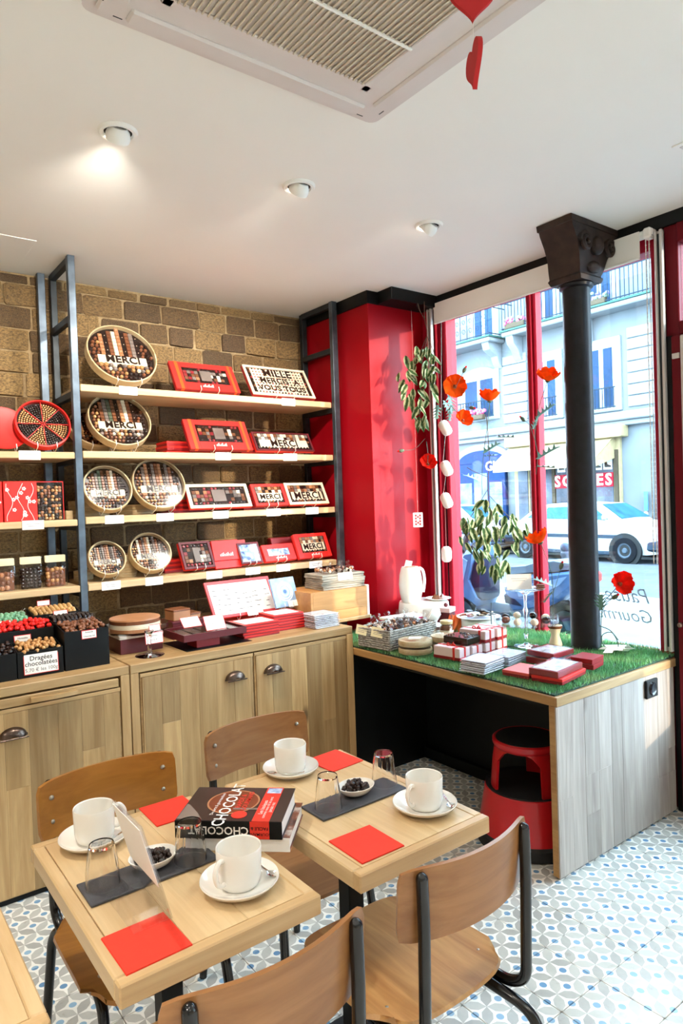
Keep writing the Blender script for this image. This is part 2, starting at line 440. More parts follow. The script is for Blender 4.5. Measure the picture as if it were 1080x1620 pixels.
# brick wall
wb = struct(put('wall_back', MB().box(-2.5, 3.3, YB, YB+.15, 0, ZC), M['mortar']))
bms = []
for k in range(7):
    rnd = random.Random(k)
    m_ = MB().box(-.5, .5, -.5, .5, -.5, .5, .045)
    m_.v = [(x+rnd.uniform(-.03,.03), y+rnd.uniform(-.12,.12), z+rnd.uniform(-.05,.05)) for x, y, z in m_.v]
    bms.append(m_.mesh('brick', M['brick'], 25))
z = .80; row = 0
while z < ZC:
    h = random.uniform(.102, .116); x = .42 - random.uniform(0, .2)
    if z+h > ZC-.01: h = ZC-.012-z
    if h < .03: break
    while x < 2.66:
        L = random.uniform(.155, .235)
        obj('brick', random.choice(bms), wb, (x+L/2, YB+.0, z+h/2), (random.uniform(-.03,.03), random.uniform(-.015,.015), random.uniform(-.03,.03)), (L, random.uniform(.010,.028), h))
        x += L + random.uniform(.009, .018)
    z += h + .011; row += 1
# red corner casing between the shelves and the window
struct(put('wall_corner', MB().box(2.667, 3.30, 3.19, YB, 0, 2.70, .002), M['red_lac']))
# black frieze
struct(put('trim_1', MB().box(2.655, 2.75, 3.18, YB, 2.69, ZC).box(2.738, 3.13, 3.047, 3.20, 2.692, ZC).box(3.115, 3.34, -3.0, 3.06, 2.705, ZC), M['black']))
# street wall pieces (low wall under the window, piers, unseen pier beyond the door set to shape the sun patches)
struct(put('wall_right', MB().box(3.14, 3.30, 1.60, 3.19, 0, .70).box(3.14, 3.30, -.3, .42, 0, 2.71).box(3.14, 3.30, -3.0, -.3, 0, .35), M['dark_red']))
# ---------------- shop window
win = struct(put('window_1', MB().box(3.15, 3.25, 3.015, 3.19, .70, 2.72, .006).box(3.12, 3.17, 3.07, 3.19, .70, 2.70, .004)
    .box(3.15, 3.25, 1.60, 1.675, .70, 2.72, .004).box(3.15, 3.25, 1.675, 3.015, 2.63, 2.72, .004).box(3.15, 3.25, 1.675, 3.015, .70, .712, .004), M['frame_red']))
put('mullion', MB().box(3.17, 3.235, 2.352, 2.418, .72, 2.63, .008).box(3.155, 3.175, 2.372, 2.398, .72, 2.63, .003), M['frame_red'], win)
put('glass_pane', MB().box(3.198, 3.204, 2.41, 3.02, .72, 2.635), M['pane'], win)
put('glass_pane', MB().box(3.198, 3.204, 1.67, 2.36, .72, 2.635), M['pane'], win)
put('gasket', MB().box(3.146, 3.152, 3.045, 3.052, .745, 2.63), M['black'], win)
# mirrored lettering on the outside of the glass
for body, yy, zz, sz in (('Pause', 1.745, .968, .105), ('Gourmande', 1.728, .868, .092)):
    me = text_mesh(body, M['vinyl'], sz, -.0006, 0, 'LEFT', .35)
    o = obj('lettering', me, win, (3.206, yy, zz), (0, 0, 0))
    o.matrix_basis = Matrix(((0, 0, 1, 3.206), (1, 0, 0, yy), (0, 1, 0, zz), (0, 0, 0, 1)))
# ---------------- door and glazing to its right
door = struct(put('door_1', MB().box(3.13, 3.20, 1.535, 1.60, 0, 2.71, .004).box(3.12, 3.20, .50, 1.535, 2.20, 2.262, .004).box(3.12, 3.20, .50, 1.535, 2.622, 2.71, .004).box(3.12, 3.20, .42, .52, 0, 2.71, .004), M['dark_red']))
put('transom_pane', MB().box(3.155, 3.160, .52, 1.535, 2.262, 2.622), M['pane'], door)
leaf = put('door_leaf', MB().box(3.10, 3.15, 1.47, 1.562, .01, 2.195, .004).box(3.10, 3.15, .53, .62, .01, 2.195, .004).box(3.10, 3.15, .62, 1.47, 2.10, 2.195, .004).box(3.10, 3.15, .62, 1.47, .01, .43, .004), M['dark_red'], door)
put('door_pane', MB().box(3.123, 3.128, .61, 1.48, .42, 2.11), M['pane'], leaf)
put('pull_bar', MB().box(3.085, 3.10, 1.475, 1.515, .95, 2.19, .004), M['alu'], leaf)
put('lock_cylinder', MB().at((3.10, 1.548, .875), (0, R(-90), 0)).lathe([(0,0),(.011,0),(.011,.014),(.008,.018),(0,.018)], 12), M['rivet'], leaf)
put('latch_plate', MB().box(3.092, 3.101, 1.522, 1.556, 2.09, 2.115, .002), M['alu'], leaf)
put('dark_gap_strip', MB().box(3.108, 3.128, 1.562, 1.586, 0, 2.20), M['black'], door)  # black strip put in for the dark of the door gap
win2 = struct(put('unseen_window', MB().box(3.15, 3.25, -3.0, -2.94, .35, 2.71).box(3.15, 3.25, -.36, -.3, .35, 2.71).box(3.15, 3.25, -.66, -.56, .35, 2.71).box(3.15, 3.25, -2.94, -.36, 2.63, 2.71).box(3.15, 3.25, -2.94, -.36, .35, .41), M['frame_red']))  # unseen window, added and sized to bring in more daylight
put('glass_pane', MB().box(3.198, 3.204, -2.94, -.36, .40, 2.635), M['pane'], win2)
put('sun_diffuser', MB().box(3.13, 3.132, -2.95, -.33, .36, 2.70), M['sheer'], win2)  # unseen sheet added to stop direct sun and diffuse the daylight
# ---------------- roller blind and its side rails
bl = thing('roller_blind', 'white roller blind rolled up above the shop window', 'blind', (3.10, 2.37, 2.60))
put('fabric', MB().box(-.002, .002, -.672, .690, -.012, .117, .001), M['white'], bl)
put('roller_tube', MB().cyl((.02, -.70, .10), (.02, .70, .10), .02, n=16), M['white'], bl)
put('bottom_bar', MB().box(-.006, .006, -.672, .690, -.014, -.002, .003), M['white'], bl)
put('bracket', MB().box(-.02, .03, -.735, -.695, .068, .118, .008).box(-.012, .022, -.742, -.735, .08, .108, .003), M['card'], bl)
ch = MB()
for dx in (-.008, .008):
    ch.tube([(-.01, -.715+dx, .07), (-.01, -.715+dx, -1.45)], .0022, 5)
    for k in range(70): ch.sph((-.01, -.715+dx, .06-k*.0215), .0038, 5, 3)
put('bead_chain', ch, M['wire'], bl)
for nm, yy, lab in (('blind_rail', 3.095, 'white aluminium blind rail at the red wall beside the window'), ('blind_rail', 1.604, 'white aluminium blind rail between window and red door')):
    r_ = thing(nm, lab, 'rail', (3.10, yy, .745), group='blind rails')
    put('profile', MB().box(-.014, .014, -.018, -.006, 0, 1.945, .001).box(-.014, .014, .008, .018, 0, 1.945, .001).box(.004, .014, -.018, .018, 0, 1.945, .001), M['alu'], r_)
    put('slot', MB().box(-.004, .003, -.006, .008, .02, 1.93), M['steel_d'], r_)
# ---------------- cast iron column
co = thing('cast_iron_column', 'black cast iron column with rusty flared capital standing on the grass counter', 'column', (2.99, 1.97, .712))
put('shaft', MB().lathe([(0,0),(.074,0),(.074,.012),(.0705,.02),(.070,.6),(.068,1.2),(.0655,1.81),(0,1.81)], 40), M['iron'], co)
cp = MB(); prof = [(0,.085,.085,0),(.02,.095,.092,0),(.03,.088,.086,0),(.06,.100,.088,-.01),(.11,.118,.088,-.025),(.155,.150,.090,-.04),(.20,.195,.090,-.055),(.215,.205,.090,-.06),(.216,.212,.095,-.06),(.243,.212,.095,-.06)]
vs_ = []; fs_ = []
for zz, hx, hy, dy in prof: vs_ += [(hx-.045*zz/.243, hy+dy, zz), (-hx-.045*zz/.243, hy+dy, zz), (-hx-.045*zz/.243, -hy+dy, zz), (hx-.045*zz/.243, -hy+dy, zz)]
for k in range(len(prof)-1):
    for q in range(4): fs_.append((k*4+q, k*4+(q+1) % 4, (k+1)*4+(q+1) % 4, (k+1)*4+q))
fs_ += [(3,2,1,0), tuple(range(len(vs_)-4, len(vs_)))]
cp.add(vs_, fs_)
put('capital', cp, M['rust'], co, (0,0,1.808))
vo = MB()
for sy in (-1, 1):
    for sx in (-1, 1):
        pts = [(sx*(.10+.045*(1-k/26)*math.cos(k*.5))-.02, sy*(.085+.02*(k/26))-.045, .15+.045*(1-k/26)*math.sin(k*.5)) for k in range(24)]
        vo.tube(pts, [.017-.0004*k for k in range(24)], 7)
    vo.sph((-.02, sy*.085-.045, .15), .045, 10, 7, (1,.7,1)).sph((0, sy*.08-.02, .06), .04, 10, 7, (1.3,.6,.7))
put('scroll_ornament', vo, M['rust'], co, (0,0,1.808))
put('neck_ring', MB().lathe([(.066,0),(.08,.006),(.082,.018),(.07,.03)], 32), M['iron'], co, (0,0,1.785))
# ---------------- air conditioner
ac = thing('air_conditioner', 'white square ceiling cassette air conditioner with slatted grille', 'air conditioner', (1.02, 1.255, ZC))
outer = rrect(.95, .95, .03); 
put('panel', MB().prism(outer, -.022, 0).box(-.445, .445, -.445, .445, -.034, -.020, .006), M['acw'], ac)
fr = MB()
for a in range(4):
    fr.at((0,0,0), (0,0,a*math.pi/2)).box(-.372, .372, .385, .437, -.043, -.028, .006)
put('flap', fr, M['acw'], ac)
gr_ = MB()
for a in range(4): gr_.at((0,0,0), (0,0,a*math.pi/2)).box(-.325, .325, .297, .325, -.040, -.026, .003)
gf = put('grille_frame', gr_, M['acw'], ac)
put('grille_back', MB().box(-.30, .30, -.30, .30, -.032, -.029), M['black'], gf)
sl = MB().at((0,0,0), (0, R(28), 0)).box(-.0022, .0022, -.30, .30, -.007, .007, .0006).mesh('slat', paint('aged_white_plastic', s(206, 196, 178), .5, var=.05))
for k in range(37): obj('slat', sl, gf, (-.288+.016*k, 0, -.037))
for yy in (-.1, .1): put('cross_bar', MB().box(-.30, .30, yy-.004, yy+.004, -.047, -.040, .001), M['white'], gf)
for a in range(4):
    for sx in (-.39, .39): put('clip', MB().at((0,0,0), (0,0,a*math.pi/2)).box(sx-.012, sx+.012, .437, .441, -.0345, -.030, .0005), M['steel_d'], ac)
# ---------------- ceiling spotlights
def spotlight(x, y, aim, label, power, size=95, ang=None):
    t_ = thing('ceiling_spotlight', label, 'spotlight', (x, y, ZC), group='recessed ceiling spotlights')
    put('ring', MB().lathe([(.046,-.002),(.050,-.010),(.060,-.010),(.066,-.002),(.066,.001)], 32), M['white'], t_)
    put('recess', MB().lathe([(0,-.0015),(.048,-.0015)], 24), M['black'], t_)
    d = (Vector(aim)-Vector((x, y, ZC-.03))).normalized()
    q = d.to_track_quat('Z', 'Y').to_euler()
    hd = put('lamp_head', MB().lathe([(0,-.030),(.028,-.028),(.038,-.012),(.041,.004),(.038,.018),(.032,.014)], 24), M['white'], t_, (0,0,-.012), q)
    put('lamp_face', MB().lathe([(0,.014),(.032,.014)], 20), LAMP, hd)
    L = bpy.data.lights.new('lamp', 'SPOT'); L.energy = power; L.color = WARM; L.spot_size = R(size); L.spot_blend = .75; L.shadow_soft_size = .035
    lo = bpy.data.objects.new('lamp', L); col.objects.link(lo); lo.parent = t_
    lo.location = Vector((0,0,-.014))+d*.030; lo.rotation_euler = d.to_track_quat('-Z', 'Y').to_euler()
    return t_
t = NT('lamp_glow'); em = t.noise(t.coords(), 3); t.b.inputs['Emission Color'].default_value = (1, .86, .66, 1); t.b.inputs['Emission Strength'].default_value = 12
LAMP = t.done(t.ramp(em, [(.3, (.95,.95,.9,1)), (.7, (1,1,1,1))]), .4)
SP = 44
spotlight(.83, 2.27, (1.05, 3.9, 1.25), 'white recessed ceiling spotlight nearest the air conditioner, left of three', SP, 118)
spotlight(1.56, 2.27, (1.65, 3.9, 1.2), 'white recessed ceiling spotlight, middle of the row of three', SP, 106)
spotlight(2.285, 2.27, (2.05, 3.9, 1.6), 'white recessed ceiling spotlight nearest the window, right of three', SP*.8, 84)
spotlight(.10, 2.27, (.75, 1.38, .72), 'white recessed ceiling spotlight left of the row of three', 42, 62)
for k, (x, y, px, py, pw, an) in enumerate(((.10, .30, .45, 1.2, 14, 60), (1.75, .55, 1.2, 1.2, 14, 60), (.10, -1.3, .1, -1.5, 130, 120), (1.75, -1.3, 1.75, -1.5, 130, 120), (-1.3, .4, -1.5, .4, 130, 120), (-1.3, 2.3, -1.2, 3.2, 50, 100))):  # unseen fill lamps, added to lift the tables and bounce onto the ceiling
    spotlight(x, y, (px, py, .7), ['added fill spotlight above the tables on the left', 'added fill spotlight above the right chair', 'added fill spotlight behind the tables', 'added fill spotlight behind the tables near the door', 'added fill spotlight far left above the floor', 'added fill spotlight far left near the brick wall'][k], pw, an)
# small square ceiling vent at the right edge
v_ = thing('ceiling_vent', 'small white square vent in the ceiling near the door', 'vent', (2.62, 1.19, ZC))
put('plate', MB().box(-.08, .08, -.07, .07, -.006, .0, .002), M['white'], v_)
put('vent_slot', MB().box(-.06, .06, -.05, .05, -.008, -.005, .001), M['alu'], v_)
# hanging hearts
def heart(px, th):
    n = 40; out = []
    for i in range(n):
        a = 2*math.pi*i/n
        x = 16*math.sin(a)**3; y = 13*math.cos(a)-5*math.cos(2*a)-2*math.cos(3*a)-math.cos(4*a); out.append((-x/17*px, y/17*px))
    return MB().prism(out, -th/2, th/2)
felt = paint('red_felt', s(178, 26, 30), .8, var=.06)
for (zz, rz, lab) in ((2.232, yaw, 'red heart hanging from the ceiling, its point cut by the picture edge'), (2.135, yaw+R(86), 'red heart hanging edge-on below another heart')):
    t_ = thing('hanging_heart', lab, 'ornament', (.785, .676, zz), (0, 0, 0), 'hanging hearts')
    put('heart', heart(.037, .007), felt, t_, (0,0,0), (R(90), 0, -rz))
    put('thread', MB().tube([(0,0,.03), (0,0,(.06 if zz < 2.2 else ZC-zz))], .0004, 4), M['card'], t_)

# ================================================================== FURNITURE
# ---------------- shelving of raw steel posts and pine boards
sh = thing('shelving_unit', 'tall shelving of raw steel posts and pine boards against the brick wall', 'shelf', (1.8, 3.7, .832))
def shp(name, x0, x1, y0, y1, z0, z1, m_, c=.002): return put(name, MB().box(x0-1.8, x1-1.8, y0-3.7, y1-3.7, z0-.832, z1-.832, c), m_, sh)
shp('post', .999, 1.034, 3.500, 3.535, .832, ZC-.001, M['steel'])
shp('post', 1.004, 1.036, 3.845, 3.880, .832, ZC-.001, M['steel_d'])
shp('post', .940, .978, 3.850, 3.885, .832, ZC-.001, M['steel'])
shp('post', 2.600, 2.640, 3.465, 3.500, 0, ZC-.001, M['steel'])
shp('post', 2.615, 2.652, 3.825, 3.860, 0, ZC-.001, M['steel_d'])
for zz in (ZC-.036, 2.44, 2.06, 1.73, 1.39, 1.055):
    shp('cross_bar', 1.002, 1.032, 3.535, 3.845, zz, zz+.034, M['steel_d'])
    shp('cross_bar', 2.606, 2.638, 3.500, 3.825, zz, zz+.034, M['steel_d'])
LEV = (2.126, 1.790, 1.457, 1.119)
for zz in LEV: shp('shelf_board', 1.037, 2.598, 3.50, 3.86, zz-.036, zz, M['pine_x'], .003)
LEVL = (1.783, 1.448, 1.116)
for zz in LEVL: shp('shelf_board', .0, .997, 3.50, 3.845, zz-.033, zz, M['pine_x'], .003)

# ---------------- oak cabinets
YC = 2.831
def handle_mb():
    m_ = MB(); n = 12; vs_ = []; fs_ = []
    prof = [(1.0, .0), (.97, .010), (.86, .020), (.62, .027), (.28, .030)]
    for k, (f_, d) in enumerate(prof):
        for i in range(n+1):
            a = math.pi*i/n; vs_.append((.050*f_*math.cos(a), -d, .036*f_*math.sin(a)))
    for k in range(len(prof)-1):
        for i in range(n): fs_.append((k*(n+1)+i, k*(n+1)+i+1, (k+1)*(n+1)+i+1, (k+1)*(n+1)+i))
    m_.add(vs_, fs_); m_.box(-.052, .052, -.004, 0, -.004, .006, .001); m_.box(-.05, .05, -.032, -.026, -.005, .0, .001)
    return m_.mesh('cup_handle', M['bronze'])
HM = handle_mb()
def plank_door(cab, ox, x0, x1, z0, z1, edges, hx, hz):
    """door panel of glued upright staves with a thin edging"""
    d = put('door', MB().box(x0-ox, x1-ox, .006, .024, z0, z1, .001), M['oak_x'], cab)
    ed = [x0+.008]+list(edges)+[x1-.008]
    for a, b in zip(ed, ed[1:]):
        cut = random.choice((None, None, random.uniform(z0+.2, z1-.15)))
        for za, zb in (((z0+.006, z1-.016),) if cut is None else ((z0+.006, cut), (cut, z1-.016))):
            put('stave', MB().box(a-ox+.0002, b-ox-.0002, -.0005+random.uniform(-.0004,.0004), .008, za+.0002, zb-.0002, .0006), M['oak'], d)
    put('edging', MB().box(x0-ox, x1-ox, -.001, .008, z1-.015, z1, .001), M['oak_x'], d)
    obj('cup_handle', HM, d, (hx-ox, -.001, hz))
    return d
c2 = thing('cabinet', 'oak cabinet with two plank doors and dark cup handles below the shelves', 'cabinet', (1.593, YC, 0))
ox = 1.593
put('worktop', MB().box(.997-ox, 2.190-ox, 0, 1.045, .793, .832, .003), M['oak_x'], c2)
put('corner_board', MB().box(2.190-ox, 2.50-ox, .215, 1.045, .812, .832, .003), M['oak_x'], c2)
put('side_panel', MB().box(.997-ox, 1.032-ox, 0, .86, .014, .793, .001), M['oak'], c2)
put('side_panel', MB().box(2.150-ox, 2.190-ox, 0, .86, .014, .793, .001), M['oak'], c2)
put('back_panel', MB().box(1.03-ox, 2.15-ox, .6, .62, .014, .79), M['black'], c2)
put('plinth', MB().box(1.0-ox, 2.185-ox, .012, .6, 0, .03), M['black'], c2)
put('bottom_panel', MB().box(1.03-ox, 2.15-ox, .012, .6, .03, .05), M['black'], c2)
plank_door(c2, ox, 1.038, 1.588, .022, .787, (1.052, 1.130, 1.214, 1.305, 1.392, 1.483, 1.57), 1.487, .685)
plank_door(c2, ox, 1.594, 2.146, .022, .787, (1.610, 1.692, 1.798, 1.892, 1.982, 2.062), 1.693, .682)
put('recessed_tray', MB().box(1.28-ox, 1.62-ox, .06, .34, .8322, .8332, .0003), M['black'], c2)
c1 = thing('cabinet', 'oak cabinet with pull-out board left of the two-door cabinet', 'cabinet', (.59, YC, 0)); ox = .59
put('worktop', MB().box(.14-ox, .992-ox, 0, 1.045, .795, .832, .003), M['oak_x'], c1)
put('side_panel', MB().box(.955-ox, .992-ox, 0, .86, .014, .795, .001), M['oak'], c1)
put('side_panel', MB().box(.14-ox, .177-ox, 0, .86, .014, .795, .001), M['oak'], c1)
put('back_panel', MB().box(.17-ox, .96-ox, .6, .62, .014, .79), M['black'], c1)
put('plinth', MB().box(.15-ox, .985-ox, .012, .6, 0, .03), M['black'], c1)
put('bottom_panel', MB().box(.17-ox, .96-ox, .012, .6, .03, .05), M['black'], c1)
pb = put('pull_out_board', MB().box(.181-ox, .945-ox, -.002, .5, .752, .787, .002), M['oak_x'], c1)
hb = MB(); hb.slab(lambda u, v: Vector((.602-ox+.171*u, -.012-.018*math.sin(math.pi*u)*.6, .760+.016*v)), 8, 1, .02)
put('wooden_grip', hb, M['oak_x'], pb)
plank_door(c1, ox, .181, .952, .022, .747, (.197, .31, .41, .505, .592, .70, .79, .88), .535, .64)

# ---------------- window counter with side panel of oak greyed to show the cool daylight
ct = thing('window_counter', 'oak display counter under the shop window with daylight-greyed plank side', 'counter', (2.197, 1.585, 0))
put('top_board', MB().box(0, .945, 0, 1.60, .677, .714, .003), M['oak_y'], ct)
put('side_edge', MB().box(0.001, .945, -.004, 0, .678, .714, .001), M['oak_x'], ct)
sp_ = put('side_panel', MB().box(0, .90, .006, .033, .012, .677, .001), M['oak_y'], ct)
pe = [2.197, 2.206, 2.291, 2.381, 2.478, 2.571, 2.652, 2.747, 2.845, 2.942, 3.032, 3.092]
for a, b in zip(pe, pe[1:]):
    cuts = sorted(random.sample([.14, .2, .31, .36, .44, .5, .56], random.choice((0, 1, 1, 2)))) if b-a > .03 else []
    zs = [.012]+cuts+[.676]
    for za, zb in zip(zs, zs[1:]):
        put('plank', MB().box(a-2.197+.0003, b-2.197-.0003, random.uniform(-.0006,.0004), .006, za+.0003, zb-.0003, .0007), M['oak_grey'], sp_)
put('back_panel', MB().box(.53, .55, .03, 1.60, .05, .677), M['black'], ct)
put('under_board', MB().box(.02, .93, .03, 1.58, .660, .677), M['black'], ct)
put('dark_infill', MB().box(.0, .53, 1.262, 1.28, 0, .677), M['black'], ct)  # black sheet put in to keep the space under the counter dark
put('foot_rail', MB().box(.50, .53, .03, 1.60, 0, .06), M['black'], ct)
sk = put('socket', MB().box(.637, .731, -.014, -.0012, .579, .659, .003), M['black'], ct)
put('dial', MB().at((.684, -.014, .619), (R(90), 0, 0)).lathe([(.03, 0), (.028, .004), (.02, .001), (0, .0)], 24), M['black_gloss'], sk)

# artificial grass mat
gm = thing('grass_mat', 'green artificial grass mat covering the window counter', 'grass mat', (2.197, 1.585, .714))
GX0, GX1, GY0, GY1 = .012, .948, .012, 1.585
put('backing', MB().box(GX0, GX1, GY0, GY1, 0, .006, .001).box(GX1, .998, .10, 1.42, 0, .006, .001), M['grass_base'], gm)
v_, f_ = [], []
rg = random.Random(5)
for k in range(45000):
    x = rg.uniform(GX0, .998); y = rg.uniform(GY0, GY1)
    if x > GX1 and not .10 < y < 1.42: continue
    a = rg.uniform(0, 6.283); h = rg.uniform(.013, .025); wd = rg.uniform(.0012, .0022); ln = rg.uniform(.0, .014); b_ = rg.uniform(0, 6.283)
    dx, dy = math.cos(a)*wd, math.sin(a)*wd; n = len(v_)
    v_ += [(x-dx, y-dy, .004), (x+dx, y+dy, .004), (x+ln*math.cos(b_), y+ln*math.sin(b_), .004+h)]; f_.append((n, n+1, n+2))
mb = MB(); mb.v, mb.f, mb.m = v_, f_, [0]*len(f_)
stuff(put('blades', mb, M['grass'], gm, angle=180))

# ---------------- step stool under the counter
st = thing('step_stool', 'round red step stool with black treads under the window counter', 'stool', (2.385, 1.875, 0), (0,0,R(20)))
put('base_ring', MB().lathe([(0,.0),(.205,.0),(.222,.006),(.222,.05),(.212,.06),(0,.06)], 48), M['rubber'], st)
put('lower_body', MB().lathe([(.212,.052),(.208,.10),(.190,.20),(.184,.235),(.178,.240),(.176,.20)], 48), M['stool_red'], st)
put('lower_tread', MB().lathe([(0,.225),(.165,.225),(.178,.232),(.182,.245),(.170,.236),(0,.236)], 48), M['rubber'], st)
lg = MB()
for a in (0, 120, 240):
    pts = [(.150, z_) for z_ in (.23, .30, .37, .41)]
    vs_ = []; fs_ = []
    for r_, z_ in ((.158,.225),(.152,.30),(.146,.36),(.140,.40),(.138,.425)):
        hw = R(20) if z_ < .38 else R(34 if z_ < .42 else 60)
        for k in range(5):
            q = R(a)-hw+2*hw*k/4; vs_ += [(r_*math.cos(q), r_*math.sin(q), z_), ((r_-.012)*math.cos(q), (r_-.012)*math.sin(q), z_)]
    for i in range(4):
        for k in range(4):
            p0 = i*10+k*2; fs_ += [(p0, p0+2, p0+12, p0+10), (p0+1, p0+11, p0+13, p0+3)]
        p0 = i*10; fs_ += [(p0, p0+10, p0+11, p0+1), (p0+8, p0+9, p0+19, p0+18)]
    lgm = MB().add(vs_, fs_); put('leg', lgm, M['stool_red'], st)
put('seat_rim', MB().lathe([(.128,.405),(.140,.412),(.146,.425),(.146,.440),(.138,.446),(.126,.440)], 48), M['stool_red'], st)
put('seat_tread', MB().lathe([(0,.420),(.130,.420),(.136,.436),(.130,.446),(0,.444)], 48), M['rubber'], st)

# ---------------- bistro tables
def table(label, cx):
    t_ = thing('bistro_table', label, 'table', (cx, 1.405, 0), group='small oak bistro tables')
    W, D, z0, z1 = .2015, .302, .683, .720
    for a, b in ((-W+.026, -W+.14), (-W+.14, W-.15), (W-.15, W-.026)):
        put('stave', MB().box(a+.0002, b-.0002, -D+.026, D-.026, z0, z1-.0005, .0006), M['table'], t_)
    for sx in (-1, 1): put('edge_strip', MB().box(*sorted((sx*W, sx*(W-.0255))), -D+.0255, D-.0255, z0-.003, z1, .003), M['table'], t_)
    for sy in (-1, 1): put('edge_strip', MB().box(-W, W, *sorted((sy*D, sy*(D-.0255))), z0-.003, z1, .003), M['table_x'], t_)
    put('column', MB().box(-.024, .024, -.024, .024, .012, z0-.012, .003), M['black'], t_)
    put('base_plate', MB().box(-.17, .17, -.17, .17, 0, .012, .003), M['black'], t_)
    put('bearer', MB().box(-.15, .15, -.03, .03, z0-.012, z0, .002).box(-.03, .03, -.2, .2, z0-.0115, z0-.001, .002), M['black'], t_)
    return t_
T1 = table('oak bistro table with an acrylic menu holder on it', .551)
T2 = table('oak bistro table in front of the red step stool', 1.053)
T3 = table('oak bistro table in the bottom left corner, mostly out of view', .043)

# ---------------- school chairs: bent ply on black tube
def chair(label, x, y, turn, mseat, mback):
    t_ = thing('school_chair', label, 'chair', (x, y, 0), (0, 0, turn), 'plywood school chairs around the tables')
    def seat(u, v):
        # rounded outline, dished
        a = (u-.5)*2; b = (v-.5)*2
        wx = .186 - .012*(b+1)/2*0 - (.035*max(0, abs(b)-.72)/.28*abs(a)**6 if abs(b) > .72 else 0)
        dy = .195 - (.05*abs(a)**4)*(1 if b < 0 else .75)
        zz = .447 + .010*a*a + .008*max(0, b)**2 - .016*max(0, -b-.55)
        return Vector((wx*a, dy*b, zz))
    put('seat', MB().slab(seat, 16, 14, .011), mseat, t_)
    def back(u, v):
        a = (u-.5)*2; b = (v-.5)*2
        hh = .0735*(1-.10*abs(a)**10); xx = .186*(1-.035*abs(b)**8)
        return Vector((xx*a, .262 - .045*a*a - .010*b*-1*.6, .7265 + hh*b))
    put('backrest', MB().slab(back, 18, 8, .009), mback, t_)
    for sx in (-1, 1):
        up = fillet([(sx*.150, .250, .785), (sx*.150, .252, .70), (sx*.150, .245, .455), (sx*.148, .20, .426), (sx*.145, -.13, .426), (sx*.168, -.185, .002)], .055, 6)
        put('frame_tube', MB().tube(up, .0122, 12), M['black_gloss'], t_)
        put('tube_cap', MB().sph((sx*.150, .250, .785), .0122, 12, 6), M['black_gloss'], t_)
        rl = fillet([(sx*.118, .0, .420), (sx*.120, .17, .420), (sx*.150, .27, .395), (sx*.178, .315, .002)], .085, 7)
        put('leg', MB().tube(rl, .0122, 12), M['black_gloss'], t_)
        for (dx, zz) in ((.150, .695), (.150, .757)):
            a = dx/.186
            put('rivet', MB().at((sx*dx, .262-.045*a*a-.006, zz), (R(90), 0, 0)).lathe([(.0065,-.002),(.006,.002),(.003,.0045),(0,.005)], 10), M['rivet'], t_)
        for yy in (.12, -.09):
            put('rivet', MB().at((sx*.138, yy, .459)).lathe([(.0065,-.004),(.006,.001),(.003,.003),(0,.0035)], 10), M['rivet'], t_)
    put('stretcher', MB().tube([(-.146, .06, .420), (.146, .06, .420)], .009, 8), M['black_gloss'], t_)
    return t_
chair('honey plywood chair behind the left table, facing the camera', .585, 1.628, 0, M['ply_orange'], M['ply_orange'])
chair('brown plywood chair behind the right table with its back to the cabinet', 1.075, 1.680, 0, M['ply_brown'], M['ply_brown'])
chair('brown plywood chair with worn seat, in front of the right table', 1.012, 1.178, math.pi, M['ply_seat'], M['ply_brown'])
chair('brown plywood chair at the bottom edge, in front of the left table', .532, 1.150, math.pi, M['ply_seat'], M['ply_brown'])

